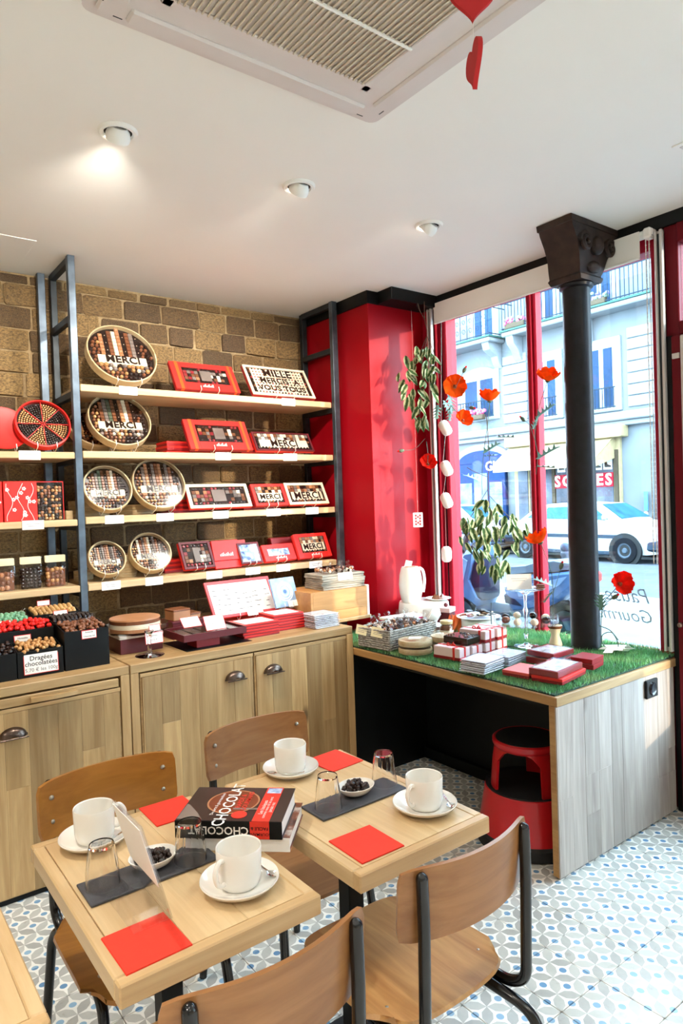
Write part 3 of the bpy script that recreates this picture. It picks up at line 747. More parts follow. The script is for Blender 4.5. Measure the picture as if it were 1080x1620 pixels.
# ================================================================== GOODS ON SHELVES AND WORKTOP
CH = [M['choc_d'], M['choc_m'], M['choc_l'], M['choc_g'], M['choc_p'], M['choc_w'], M['choc_r'], M['gold']]
def flat_tilt(tilt, rz=0): return (R(90-tilt), 0, R(rz))
def wire_stand(t_, hw, d):
    for x in (-hw, hw):
        put('wire_stand', MB().tube(fillet([(x, .10, -.05), (x, -.006, -.012), (x, -.006, d+.010), (x, .020, d+.012)], .008, 4), .0022, 6), M['wire'], t_)
def round_box(x, y, z, Rr, tilt, label, seed, rz=0, merci=True, flipcols=0, stand=True):
    rg = random.Random(seed); h = .052
    t_ = thing('chocolate_box', label, 'chocolate box', (x, y, z+.012), flat_tilt(tilt, rz), 'round wooden boxes of chocolates')
    put('wooden_tray', MB().at((0, Rr, 0)).lathe([(0,0),(Rr*.985,0),(Rr,.004),(Rr,h-.002),(Rr-.003,h),(Rr-.007,h-.001),(Rr-.008,.026)], 56), M['bark'], t_)
    put('dark_bed', MB().at((0, Rr, 0)).lathe([(0,.026),(Rr-.0075,.026)], 40), M['choc_d'], t_)  # dark sheet put in so gaps between the chocolates look dark
    mb = MB(); p = Rr*.128; r_in = Rr-.012
    cols = [[1,4,3,1,0,2,5,1,0],[2,0,1,5,2,0,1,4,0],[4,2,0,4,1,2,0,4,1],[5,1,4,2,5,0,4,1,0]][(seed+flipcols) % 4]
    n = int(Rr/p)+1; z0 = .026
    for j in range(-n, n+1):
        for i in range(-n, n+1):
            x_, y_ = i*p, j*p
            if math.hypot(abs(x_)+p*.3, abs(y_)+p*.3) > r_in: continue
            X, Y = x_/Rr, y_/Rr
            if merci and -.36 < Y < -.02 and abs(X) < .72: continue
            if Y > -.02 and abs(i) <= 4:
                mb.mat(cols[i+4]).box(x_-p*.45, x_+p*.45, Rr+y_-p*.45, Rr+y_+p*.45, z0, z0+.009, .0015)
                if cols[i+4] in (0, 2) and j % 2: mb.mat(5).sph((x_, Rr+y_, z0+.009), p*.12, 5, 3)
            elif -.62 < Y <= -.30 and abs(X) < .7:
                mb.mat(rg.choice((1, 2, 5, 0, 4, 7))).sph((x_+rg.uniform(-.2,.2)*p, Rr+y_, z0+.004), p*rg.uniform(.45,.6), 6, 4)
            else:
                mb.mat(rg.choice((1, 7, 1)) if X < .1 else rg.choice((0, 0, 1))).sph((x_+(j % 2)*p*.3-p*.15, Rr+y_, z0+.004), p*.46, 6, 4)
    stuff(put('chocolates', mb, CH, t_))
    if merci:
        put('plaque', MB().box(-Rr*.70, Rr*.70, Rr*.66, Rr*.95, z0, z0+.010, .002), M['choc_w'], t_)
        obj('lettering', text_mesh('MERCI', M['choc_d'], Rr*.34, .004*Rr*2, .002, 'CENTER', 0, 1.05), t_, (0, Rr*.805, z0+.0125))
    put('film', MB().at((0, Rr, 0)).lathe([(0, h-.004), (Rr-.006, h-.004)], 40), M['film'], t_)
    if stand: wire_stand(t_, Rr*.34, h)
    return t_
def closed_round(x, y, z, Rr, label, h=.028, tilt=None, grp='closed round wooden boxes'):
    t_ = thing('round_box', label, 'box', (x, y, z), (0,0,0), grp)
    put('tray', MB().lathe([(0,0),(Rr*.98,0),(Rr,.003),(Rr,h*.5),(0,h*.5)], 40), M['bark'], t_)
    put('lid', MB().lathe([(0,h*.52),(Rr*.99,h*.52),(Rr*1.005,h*.56),(Rr*1.005,h*.96),(Rr*.99,h),(0,h)], 40), M['bark'], t_)
def rect_box(x, y, z, w_, h_, tilt, label, frame, style, seed, rz=0, d=.028, fl=(.016,.016,.016,.016), base=None, side=True, stand=True, band=None):
    rg = random.Random(seed)
    t_ = thing('chocolate_box', label, 'chocolate box', (x, y, z+(.012 if stand else .0015)), flat_tilt(tilt, rz), 'window boxes of chocolates')
    base = base or M['redbox_d']; l_, r_, b_, tp = fl
    put('tray', MB().box(-w_/2, w_/2, 0, h_, 0, d*.72, .0015), base, t_)
    put('dark_bed', MB().box(-w_/2+l_*.9, w_/2-r_*.9, b_*.9, h_-tp*.9, d*.72, d*.72+.0006), M['choc_d'], t_)  # dark sheet behind the chocolates, darkening the gaps
    x0, x1, y0, y1 = -w_/2+l_, w_/2-r_, b_, h_-tp
    put('lid_frame', MB().box(-w_/2, x0, 0, h_, d*.72, d, .001).box(x1, w_/2, 0, h_, d*.72, d, .001).box(x0, x1, 0, y0, d*.72, d, .001).box(x0, x1, y1, h_, d*.72, d, .001), frame, t_)
    mb = MB(); p = (y1-y0)/max(4, round((y1-y0)/.022)); nx = int((x1-x0)/p); ny = int(round((y1-y0)/p)); zz = d*.72; ox_ = (x1-x0-nx*p)/2
    lines = []
    if style == 'merci': lines = [('MERCI', .36, .40)]
    if style == 'mille': lines = [('MILLE', .80, .27), ('MERCIS  A', .50, .27), ('VOUS TOUS', .20, .27)]
    for j in range(ny):
        for i in range(nx):
            cx, cy = x0+ox_+(i+.5)*p, y0+(j+.5)*p; fy = (cy-y0)/(y1-y0); fx = (cx-x0)/(x1-x0)
            if style == 'grid':
                if .36 < fx < .62 and .15 < fy < .85: continue
                edge = j in (0, ny-1)
                if edge: mb.mat(rg.choice((0, 6, 0))).sph((cx, cy, zz), p*.42, 6, 4)
                else: mb.mat(rg.choice((1, 4, 0, 2, 6) if fx < .36 else (0, 4, 5, 0, 1))).box(cx-p*.46, cx+p*.46, cy-p*.46, cy+p*.46, zz, zz+.005, .001)
            elif style == 'merci':
                if .12 < fy < .62 and .04 < fx < .96: continue
                if fy >= .62 and j < ny: mb.mat(rg.choice((4, 1, 2, 0, 5))).box(cx-p*.46, cx+p*.46, cy-p*.46, cy+p*.46, zz, zz+.005, .001)
                else: mb.mat(rg.choice((0, 0, 1))).sph((cx, cy, zz+.001), p*.44, 6, 4)
            elif style == 'mille':
                mb.mat(rg.choice((0, 0, 1, 6))).sph((cx, cy, zz), p*.40, 6, 4)
    if style == 'grid': mb.mat(4).box(x0+(x1-x0)*.38, x0+(x1-x0)*.62, y0+(y1-y0)*.18, y0+(y1-y0)*.84, zz, zz+.006, .002)
    if style != 'photo': stuff(put('chocolates', mb, CH, t_))
    for body, fy, fs in lines:
        put('plaque', MB().box(x0+(x1-x0)*.06, x1-(x1-x0)*.06, y0+(y1-y0)*(fy-fs*.62), y0+(y1-y0)*(fy+fs*.62), zz, zz+.006, .001), M['choc_w'], t_)
        sz = min((y1-y0)*fs*1.45, (x1-x0)*1.28/max(5, len(body)))
        obj('lettering', text_mesh(body, M['choc_d'], sz, sz*.018, .001, 'CENTER', 0, 1.06), t_, (0, y0+(y1-y0)*fy, zz+.0075))
    if style == 'photo':
        put('print', MB().box(x0, x1, y0, y1, zz, zz+.002), PHOTO, t_)
    put('film', MB().box(x0, x1, y0, y1, d-.0015, d-.0005), M['film'], t_)
    if b_ > .03:
        sc = MB()
        for k in range(9): sc.box(-.034+k*.0078, -.030+k*.0078, b_*.42, b_*(.60+.12*((k*7) % 3)), d, d+.0006)
        stuff(put('logo_script', sc, M['card'], t_))
    if band:
        for ra, rb in ((x0-l_*.55, x0-l_*.25), (x1+r_*.25, x1+r_*.55)): put('ribbon', MB().box(ra, rb, -.001, h_+.001, d*.2, d+.001), M['orange_r'], t_)
    if stand: wire_stand(t_, w_*.14, d)
    return t_
t = NT('blue_print'); nz = t.noise(t.coords(), 30, 4, .6)
PHOTO = t.done(t.ramp(nz, [(.35, s(40, 70, 130)), (.5, s(150, 180, 220)), (.65, s(236, 238, 240))]), .3)
_bm = {}
def flat_box(x, y, z, w_, d_, h_, label, grp, m_=None, rz=0, rim=True, top=None):
    """closed flat card box: base, slightly larger lid"""
    t_ = thing('flat_box', label, 'box', (x, y, z), (0, 0, R(rz)), grp)
    m_ = m_ or M['redbox']
    put('base', MB().box(-w_/2+.001, w_/2-.001, -d_/2+.001, d_/2-.001, 0, h_*.55, .001), M['redbox_d'], t_)
    put('lid', MB().box(-w_/2, w_/2, -d_/2, d_/2, h_*.5, h_, .0015), m_, t_)
    if top: put('printed_top', MB().box(-w_/2+.02, w_/2-.02, -d_/2+.018, d_/2-.018, h_, h_+.0008), top, t_)
    return t_
ORD = ['bottom', 'second', 'third', 'fourth', 'fifth', 'sixth', 'seventh', 'eighth', 'ninth', 'tenth']
def stack(n, x, y, z, w_, d_, h_, what, grp, m_=None, top=None, jit=.004, rz=0):
    for k in range(n):
        pos = 'top one' if k == n-1 else ('bottom one' if k == 0 else ORD[k]+' from below')
        flat_box(x+random.uniform(-jit, jit), y+random.uniform(-jit, jit), z+k*(h_+.0006), w_, d_, h_, f'{what}, {pos}', grp, m_, rz+random.uniform(-2,2), top=top if k == n-1 else None)
def price_tag(x, z, label):
    t_ = thing('price_tag', label, 'price tag', (x, 3.4985, z), (R(3), 0, 0), 'white price tags on the shelf edges')
    put('card', MB().box(-.049, .049, -.0016, -.0002, -.040, .004, .0003), M['card'], t_)
    wr = MB()
    for k, (a, b) in enumerate(((-.03,.03),(-.024,.02))): wr.box(a, b, -.0019, -.0016, -.014-k*.010, -.012-k*.010)
    put('print', wr, M['ink_g'], t_)
# ---- top shelf
L1, L2, L3, L4 = LEV
round_box(1.300, 3.575, L1, .188, 27, 'large round wooden chocolate box reading MERCI on the top shelf', 1)
rect_box(1.775, 3.575, L1, .40, .20, 32, 'red box with windowed chocolates alone in the middle of the top shelf', M['redbox'], 'grid', 2, fl=(.065,.05,.052,.034), band=True)
rect_box(2.285, 3.570, L1, .455, .235, 33, 'cream framed chocolate box reading MILLE MERCIS A VOUS TOUS', M['cream'], 'mille', 3, fl=(.016,.016,.016,.016))
# ---- second shelf
round_box(1.270, 3.570, L2, .168, 29, 'round wooden MERCI box on the second shelf, in front of a leaning round box', 4)
round_box(1.185, 3.705, L2, .140, 38, 'round wooden chocolate box leaning behind another on the second shelf', 5, merci=False)
rect_box(1.840, 3.565, L2, .40, .205, 30, 'wide red windowed chocolate box on the second shelf', M['redbox'], 'grid', 6, fl=(.065,.05,.052,.034), band=True)
stack(3, 1.735, 3.755, L2, .36, .16, .026, 'red flat box in the stack behind the wide red box', 'red boxes stacked on the second shelf')
rect_box(2.275, 3.565, L2, .42, .135, 30, 'long narrow MERCI chocolate box at the right end of the second shelf', M['maroon'], 'merci', 7, fl=(.012,.012,.010,.010), base=M['redbox'])
stack(3, 2.205, 3.735, L2, .36, .15, .026, 'red flat box in the stack behind the narrow MERCI box', 'red boxes stacked at the end of the second shelf')
# ---- third shelf
round_box(1.180, 3.572, L3, .128, 22, 'round wooden MERCI box next to the steel post on the third shelf', 8)
round_box(1.462, 3.565, L3, .150, 22, 'biggest round MERCI box of the third shelf', 10)
for k in range(3): closed_round(1.135, 3.765, L3+k*.0285, .105, f'closed round wooden box behind the post on the third shelf, {ORD[k]} of three')
for k in range(2): closed_round(1.380, 3.765, L3+k*.0285, .110, f'closed round wooden box behind the MERCI boxes of the third shelf, {("lower","upper")[k]} one')
rect_box(1.825, 3.570, L3, .395, .155, 28, 'cream framed window box with mixed chocolates on the third shelf', M['cream'], 'grid', 11, fl=(.02,.02,.018,.018), base=M['redbox'])
rect_box(2.165, 3.570, L3, .232, .150, 28, 'small red framed MERCI chocolate box on the third shelf', M['redbox'], 'merci', 12, fl=(.02,.02,.018,.018))
rect_box(2.440, 3.570, L3, .300, .155, 28, 'cream framed MERCI chocolate box at the right end of the third shelf', M['cream'], 'merci', 13, fl=(.018,.018,.018,.018), base=M['redbox'])
stack(3, 1.660, 3.745, L3, .22, .17, .025, 'red flat box behind the cream mixed box', 'red boxes stacked on the third shelf')
stack(4, 2.16, 3.750, L3, .26, .17, .025, 'red flat box behind the small red MERCI box', 'red boxes stacked on the third shelf')
# ---- lowest shelf
round_box(1.160, 3.566, L4, .098, 28, 'smallest round MERCI box, beside the post on the lowest shelf', 14)
round_box(1.400, 3.566, L4, .115, 28, 'round MERCI box beside the red boxes on the lowest shelf', 15)
for k in range(5): closed_round(1.278, 3.72, L4+k*.0245, .085, f'closed round wooden box stacked between the two lowest MERCI boxes, {ORD[k]} from below' if k else 'closed round wooden box stacked between the two lowest MERCI boxes, bottom one', .024)
for k in range(2): closed_round(1.09, 3.76, L4+k*.0245, .05, f'small closed round box behind the smallest MERCI box, {("lower","upper")[k]} one', .024)
rect_box(1.668, 3.560, L4, .195, .165, 26, 'dark windowed square chocolate box standing by the lowest round boxes', M['maroon'], 'grid', 16, fl=(.014,.014,.014,.014), base=M['redbox'], rz=4)
stack(3, 1.585, 3.735, L4, .16, .15, .024, 'red flat box lying behind the dark square box', 'red boxes lying on the lowest shelf')
b2_ = thing('gift_box', 'plain red closed box with white script standing on the lowest shelf', 'box', (1.857, 3.575, L4+.001), flat_tilt(20))
put('base', MB().box(-.085, .085, 0, .165, 0, .022, .0015), M['redbox'], b2_); put('lid', MB().box(-.087, .087, .045, .167, .018, .030, .0015), M['redbox'], b2_)
sc = MB()
for k in range(9): sc.box(-.044+k*.0098, -.039+k*.0098, .07, .082+.005*((k*7) % 3), .030, .0306)
stuff(put('logo_script', sc, M['card'], b2_))
for k in range(2): 
    b3_ = thing('gift_box', ('plain red box leaning behind the red script box', 'plain red box leaning between the script box and the blue window box')[k], 'box', (1.79+.17*k, 3.672, L4+.001), flat_tilt(16))
    put('base', MB().box(-.08, .08, 0, .155, 0, .018, .0015), M['redbox'], b3_); put('lid', MB().box(-.081, .081, 0, .157, .016, .026, .0015), M['redbox'], b3_)
rect_box(2.005, 3.562, L4, .150, .135, 26, 'small red box with a bluish window on the lowest shelf', M['maroon'], 'photo', 17, fl=(.012,.012,.012,.012), base=M['redbox'], rz=3)
rect_box(2.207, 3.562, L4, .230, .110, 28, 'red box with a narrow oblong window on the lowest shelf', M['redbox'], 'photo', 18, fl=(.035,.035,.035,.028), base=M['redbox'], rz=3)
rect_box(2.466, 3.562, L4, .265, .165, 24, 'red window box at the right end of the lowest shelf', M['redbox'], 'merci', 19, fl=(.035,.025,.036,.022), base=M['redbox'], rz=4)
for k in range(3):
    b3_ = thing('gift_box', ('red box leaning upright behind the end box of the lowest shelf, front one', 'red box leaning upright behind the end box of the lowest shelf, middle one', 'red box leaning upright behind the end box of the lowest shelf, rear one')[k], 'box', (2.345+.015*k, 3.672+.036*k, L4+.001), flat_tilt(16), 'red boxes leaning at the end of the lowest shelf')
    put('base', MB().box(-.12, .12, 0, .150, 0, .018, .0015), M['redbox_d'], b3_); put('lid', MB().box(-.121, .121, 0, .152, .014, .026, .0015), M['redbox'], b3_)
# ---- price tags
for x, zz, lab in ((1.28, L1, 'white price tag under the large round box of the top shelf'), (2.272, L1, 'white price tag under the MILLE MERCIS box'),
    (1.816, L2, 'white price tag under the wide red box of the second shelf'), (2.270, L2, 'white price tag under the narrow MERCI box'),
    (1.181, L3, 'white price tag under the round box by the post, third shelf'), (1.455, L3, 'white price tag under the biggest round box of the third shelf'), (1.787, L3, 'white price tag under the cream mixed box'), (2.138, L3, 'white price tag under the small red MERCI box'), (2.418, L3, 'white price tag under the cream MERCI box at the shelf end'),
    (1.151, L4, 'white price tag under the smallest round MERCI box'), (1.380, L4, 'white price tag under the round box by the lowest red boxes'), (1.733, L4, 'white price tag under the dark square box'), (1.982, L4, 'white price tag under the small bluish window box'), (2.191, L4, 'white price tag under the oblong window box'), (2.432, L4, 'white price tag under the red box at the lowest shelf end'),
    (.787, LEVL[0], 'white price tag under the segmented red box, left bay'), (.789, LEVL[1], 'white price tag under the flowered red box, left bay')):
    price_tag(x, zz, lab)
# ---- left bay
pl = thing('red_plate', 'plain red round plate on a wire stand in the left bay', 'plate', (.70, 3.585, LEVL[0]+.012), flat_tilt(24))
put('plate', MB().at((0, .118, 0)).lathe([(0,0),(.10,0),(.118,.010),(.116,.013),(.098,.006),(0,.005)], 48), M['redbox'], pl); wire_stand(pl, .045, .014)
sg = thing('chocolate_box', 'round red box with eight wedges of brown and dark balls', 'chocolate box', (.876, 3.570, LEVL[0]+.012), flat_tilt(22))
RS = .131
put('tray', MB().at((0, RS, 0)).lathe([(0,0),(RS,0),(RS,.040),(RS-.008,.042),(RS-.009,.022),(0,.022)], 56), M['redbox'], sg)
put('dark_bed', MB().at((0, RS, 0)).lathe([(0,.0225),(RS-.0085,.0225)], 40), M['choc_d'], sg)  # dark sheet under the balls so the red tray stays hidden
mb = MB(); p = .0115
for ring in range(1, 10):
    rr = ring*p+.006
    if rr > RS-.016: break
    n = max(4, int(2*math.pi*rr/(p*1.02)))
    for k in range(n):
        a = 2*math.pi*k/n+.05*ring; wdg = int((a % (2*math.pi))/(math.pi/4))
        mb.mat(7 if wdg % 2 else 0).sph((rr*math.cos(a), RS+rr*math.sin(a), .026), p*.46, 6, 4)
stuff(put('chocolates', mb, CH, sg))
for k in range(8): put('divider', MB().at((0, RS, 0), (0,0,k*math.pi/4)).box(.004, RS-.010, -.0012, .0012, .022, .034), M['redbox'], sg)
wire_stand(sg, .045, .04)
def flowered_box(x, label):
    t_ = thing('gift_box', label, 'box', (x, 3.60, LEVL[1]))
    put('box', MB().box(-.075, .075, -.045, .045, 0, .195, .002), M['redbox'], t_)
    rg = random.Random(3); fl_ = MB()
    for x0 in (-.05, .0, .045):
        pts = [(x0+.014*math.sin(k*.9+x0*40), -.0462, .005+.0225*k) for k in range(9)]
        fl_.tube(spline(pts, 3), .0014, 4)
    fl = put('white_branch', fl_, M['card'], t_)
    for k in range(12):
        cx, cz = rg.uniform(-.06,.06), rg.uniform(.02,.18); f5 = MB()
        for q in range(5):
            a = q*2*math.pi/5; f5.box(cx+.006*math.cos(a)-.003, cx+.006*math.cos(a)+.003, -.0466, -.0452, cz+.006*math.sin(a)-.003, cz+.006*math.sin(a)+.003)
        stuff(put('blossom', f5, M['card'], t_))
flowered_box(.750, 'red box printed with white flowering branches, left bay'); flowered_box(.595, 'red flowered box at the left picture edge')
def ball_fill(mb, x0, x1, y0, y1, z0, z1, r, mats_, seed, jit=.25):
    rg = random.Random(seed); z_ = z0+r
    while z_ < z1:
        x_ = x0+r
        while x_ <= x1-r:
            for y_ in (y0+r, y1-r):
                mb.mat(rg.choice(mats_)).sph((x_+rg.uniform(-jit,jit)*r, y_, z_+rg.uniform(-jit,jit)*r), r, 7, 5)
            x_ += 2*r*.95
        z_ += 1.75*r
    return mb
cb_ = thing('clear_box', 'clear box filled with brown and dark chocolate balls', 'chocolate box', (.886, 3.60, LEVL[1]))
put('box', MB().box(-.063, .063, -.04, .04, 0, .192, .001), M['film'], cb_); mb = MB(); ball_fill(mb, -.061, .061, -.038, .038, .001, .165, .0088, (1, 0, 7, 0, 2), 4)
mb.mat(0).box(-.055, .055, -.025, .025, .002, .155); stuff(put('chocolates', mb, CH, cb_))
ed = MB()
for sx in (-1, 1): ed.box(sx*.063-.0015, sx*.063+.0015, -.0415, -.0385, 0, .192)
ed.box(-.063, .063, -.0415, -.0385, .189, .193); put('red_edge', ed, M['redbox'], cb_)
wb_ = put('wood_block', MB().box(.957, .990, 3.55, 3.60, LEVL[1], LEVL[1]+.045, .002), M['bark']); tag(wb_, 'tiny wooden block beside the steel post in the left bay', 'block')
def bag(x, label, mats_, seed, r=.0105):
    t_ = thing('chocolate_bag', label, 'bag', (x, 3.59, LEVL[2]), (0,0,R(random.uniform(-6,6))), 'clear bags of chocolates')
    def f(u, v):
        a = 2*math.pi*u; k = 1-.55*v**3; wv = .003*math.sin(a*7+v*9)
        return Vector(((.054+wv)*(1-.05*v)*math.copysign(abs(math.cos(a))**.6, math.cos(a)), (.030*k+wv)*math.copysign(abs(math.sin(a))**.7, math.sin(a)), .001+.150*v))
    m_ = MB(); nu, nv = 28, 8; vs_ = [tuple(f(i/nu, j/nv)) for j in range(nv+1) for i in range(nu)]
    m_.add(vs_, [(j*nu+i, j*nu+(i+1) % nu, (j+1)*nu+(i+1) % nu, (j+1)*nu+i) for j in range(nv) for i in range(nu)])
    put('clear_bag', m_, M['film'], t_)
    m2 = MB(); ball_fill(m2, -.048, .048, -.028, .028, .002, .100, r, mats_, seed); m2.mat(mats_[0]).box(-.042, .042, -.018, .018, .003, .092)
    stuff(put('chocolates', m2, CH, t_))
    put('paper_label', MB().box(-.046, .046, -.0145, -.0130, .122, .156, .0004).box(-.046, .046, .013, .0145, .122, .156, .0004), M['card_y'], t_)
bag(.668, 'clear bag of brown almonds at the left edge of the lowest left shelf', (1, 2), 1, .0125)
bag(.790, 'clear bag of shiny dark chocolate balls, middle of three bags', (0, 0), 2, .0095)
bag(.905, 'clear bag of bronze chocolate balls next to the steel post', (1, 7, 1), 3, .0105)

# ---- black bins of dragees on the left cabinet
ZW = .832
def label_card(x, y, z, w_, h_, lines, label, tilt=8, rz=0, mborder=None, seed=0):
    t_ = thing('label_card', label, 'label', (x, y, z), (R(90-tilt), 0, R(rz)), 'cream labels with red border')
    put('border', MB().box(-w_/2, w_/2, 0, h_, 0, .0012, .0003), M['redbox'], t_)
    put('card', MB().box(-w_/2+.0025, w_/2-.0025, .0025, h_-.0025, .0010, .0018), M['card'], t_)
    for body, fy, sz, mm in lines:
        obj('lettering', text_mesh(body, M[mm], sz, sz*.012, 0), t_, (0, h_*fy, .0022))
    return t_
def bin_(x0, x1, y0, y1, h, m_, r, label, blabel, seed, slope=.02, grp='dragees'):
    t_ = thing('display_bin', label, 'bin', ((x0+x1)/2, y0, ZW), (0,0,0), 'black card display bins')
    w_ = (x1-x0)/2-.001; d = y1-y0-.002; th = .003; hb = h+slope
    put('front', MB().box(-w_, w_, 0, th, 0, h, .0005), M['black'], t_)
    put('back', MB().box(-w_, w_, d-th, d, 0, hb, .0005), M['black'], t_)
    for sx in (-1, 1): put('side', MB().at((sx*(w_-th/2), 0, 0), (R(90), 0, R(90))).prism([(th, 0), (d-th, 0), (d-th, hb), (th, h)], -th/2, th/2), M['black'], t_)
    put('false_floor', MB().at((0, 0, 0)).add([(-w_+th, th, h-.022), (w_-th, th, h-.022), (w_-th, d-th, hb-.022), (-w_+th, d-th, hb-.022)], [(0,1,2,3)]), M['black'], t_)
    rg = random.Random(seed); sm = MB().sph((0,0,0), 1, 8, 6).mesh('dragee', m_)
    y_ = th+r; heap = MB()
    while y_ < d-th-r*.5:
        x_ = -w_+th+r+rg.uniform(0, r)
        while x_ < w_-th-r*.5:
            f_ = y_/d; zz = h-.012+slope*f_+r
            for lay in (0,):
                if grp in ('pale green dragees', 'dark dragees in the rear bin', 'tan nuts'):
                    heap.sph((x_+rg.uniform(-.3,.3)*r, y_+rg.uniform(-.3,.3)*r, zz+(.006*math.sin(f_*3.1))), r*rg.uniform(.9,1.08), 7, 5); continue
                o = obj('dragee', sm, None, (t_.location.x+x_+rg.uniform(-.6,.6)*r, y0+y_+rg.uniform(-.6,.6)*r, ZW+rg.uniform(-.5,.9)*r+zz+lay*r*1.4+(.006*math.sin(f_*3.1))), (0,0,0), (r*rg.uniform(.9,1.1), r*rg.uniform(.9,1.1), r*rg.uniform(.85,1.05)))
                tag(o, blabel, 'candy', grp)
            x_ += 2*r*1.0
        y_ += 2*r*.95
    if heap.v: stuff(put('dragee_heap', heap, m_, t_))
    return t_
bin_(.405, .578, 2.925, 3.055, .105, M['choc_d'], .010, 'low black bin of dark dragees at the left picture edge', 'dark chocolate dragee in the leftmost low bin', 1, grp='dark dragees in the low bin')
bin_(.580, .755, 2.925, 3.055, .105, M['gold'], .0095, 'low black bin of golden brown balls behind the Dragees label', 'golden brown chocolate ball in the low front bin', 2, grp='golden brown balls in the low bin')
bin_(.760, .944, 2.925, 3.075, .160, M['choc_m'], .0090, 'tall black front bin of brown dragees with a scoop', 'brown dragee in the tall bin with the scoop', 3, grp='brown dragees in the tall bin')
bin_(.470, .755, 3.060, 3.190, .170, M['dr_red'], .0105, 'black bin of bright red dragees behind the low bins', 'bright red dragee in the black bin', 4, grp='bright red dragees')
bin_(.470, .700, 3.195, 3.330, .190, M['dr_green'], .0105, 'black bin of pale green dragees behind the red ones', 'pale green dragee in the rear bin', 5, grp='pale green dragees')
bin_(.760, .944, 3.080, 3.210, .175, M['choc_d'], .0090, 'black bin of dark dragees behind the scoop bin', 'dark dragee in the bin behind the scoop', 6, grp='dark dragees in the rear bin')
bin_(.735, .944, 3.335, 3.470, .185, M['dr_tan'], .0105, 'black bin of tan nuts at the back of the left cabinet', 'tan nut dragee in the rearmost bin', 7, grp='tan nuts')
label_card(.668, 2.921, ZW+.012, .132, .082, (('Dragées', .76, .026, 'ink'), ('chocolatées', .50, .026, 'ink'), ('5.70 € les 100g', .20, .020, 'ink_g')), 'large label reading Dragées chocolatées on the black bin', 4)
label_card(.860, 2.921, ZW+.122, .062, .036, (('Amande', .76, .010, 'ink'), ('Chocolat lait', .30, .009, 'ink')), 'small label at the top of the scoop bin', 4)
label_card(.630, 3.056, ZW+.108, .066, .044, (('Noisette', .7, .011, 'ink'), ('Chocolat', .34, .009, 'ink')), 'small label standing behind the golden brown balls', 6)
label_card(.585, 3.190, ZW+.172, .062, .030, (), 'small label between the red and green dragees', 25)
label_card(.830, 3.230, ZW+.186, .062, .026, (), 'small label between the tan nuts and dark dragees', 25)
label_card(.815, 3.474, ZW+.208, .058, .026, (), 'small label behind the tan nuts', 10)
def scoop(x, y, z, rz, label):
    t_ = thing('scoop', label, 'scoop', (x, y, z), (R(-12), 0, R(rz)), 'clear plastic scoops')
    m_ = MB(); n = 10; vs_ = []
    for i in range(n+1):
        u = i/n; hw = .026*math.sqrt(max(.02, 1-(2*u-1)**4)); 
        for k in range(7):
            a = math.pi*k/6; vs_.append((hw*math.cos(a), -.05+.09*u, .020*math.sin(a)))
    put('bowl', m_.add(vs_, [(i*7+k, i*7+k+1, (i+1)*7+k+1, (i+1)*7+k) for i in range(n) for k in range(6)]), M['acrylic'], t_)
    put('handle', MB().tube(fillet([(0,.035,.014), (0,.07,.028), (0,.115,.040)], .02), [.006]*7+[.007], 8), M['acrylic'], t_)
scoop(.862, 2.985, ZW+.180, -35, 'clear scoop lying on the brown dragees'); scoop(.66, 3.24, ZW+.205, -20, 'clear scoop stuck in the pale green dragees')

# ---- sweets on the middle cabinet
gs = thing('cake_stand', 'glass footed stand carrying a cut round cake', 'cake stand', (1.130, 2.950, ZW))
put('foot', MB().lathe([(0,.001),(.062,.001),(.064,.003),(.03,.006),(.012,.012),(.009,.03),(.008,.07),(.012,.095),(.022,.112),(.021,.113),(.008,.100),(0,.098)], 36), M['glass'], gs)
GP = thing('glass_dish', 'low glass dish behind the glass foot, holding the cake', 'dish', (1.140, 3.135, ZW+.084))
put('dish', MB().lathe([(0,.0),(.125,.0),(.145,.012),(.147,.036),(.144,.036),(.141,.014),(.122,.004),(0,.004)], 40), M['glass'], GP)
cake = MB()
ck = thing('cake', 'layered caramel cake with pieces cut, in the glass dish', 'cake', (1.135, 3.135, ZW+.0885))
put('sponge', MB().lathe([(0,0),(.115,0),(.115,.020),(0,.020)], 36), M['choc_l'], ck)
put('cream_layer', MB().lathe([(0,.020),(.114,.020),(.114,.042),(0,.042)], 36), M['choc_w'], ck)
put('chocolate_layer', MB().lathe([(0,.042),(.115,.042),(.115,.058),(0,.058)], 36), M['choc_m'], ck)
put('glaze', MB().lathe([(0,.058),(.116,.058),(.114,.064),(0,.064)], 36), M['choc_l'], ck)
mb1 = thing('maroon_box', 'maroon box with white lid under the cake dish', 'box', (1.135, 3.135, ZW))
put('box', MB().box(-.10, .10, -.08, .08, 0, .070, .002), M['maroon'], mb1); put('lid', MB().box(-.103, .103, -.083, .083, .068, .083, .002), M['card'], mb1)
label_card(1.170, 2.99, ZW+.042, .085, .052, (('Gâteau', .72, .011, 'ink_g'), ('6.50 €', .35, .011, 'ink_g')), 'white label leaning in front of the cake box', 8)
label_card(1.185, 3.018, ZW+.080, .055, .045, (), 'second white label above the cake price label', 10)
mb2 = thing('maroon_box', 'maroon box carrying a block of brown nougat', 'box', (1.432, 3.27, ZW))
put('box', MB().box(-.085, .085, -.07, .07, 0, .080, .002), M['maroon'], mb2); put('lid', MB().box(-.087, .087, -.072, .072, .078, .09, .002), M['maroon'], mb2)
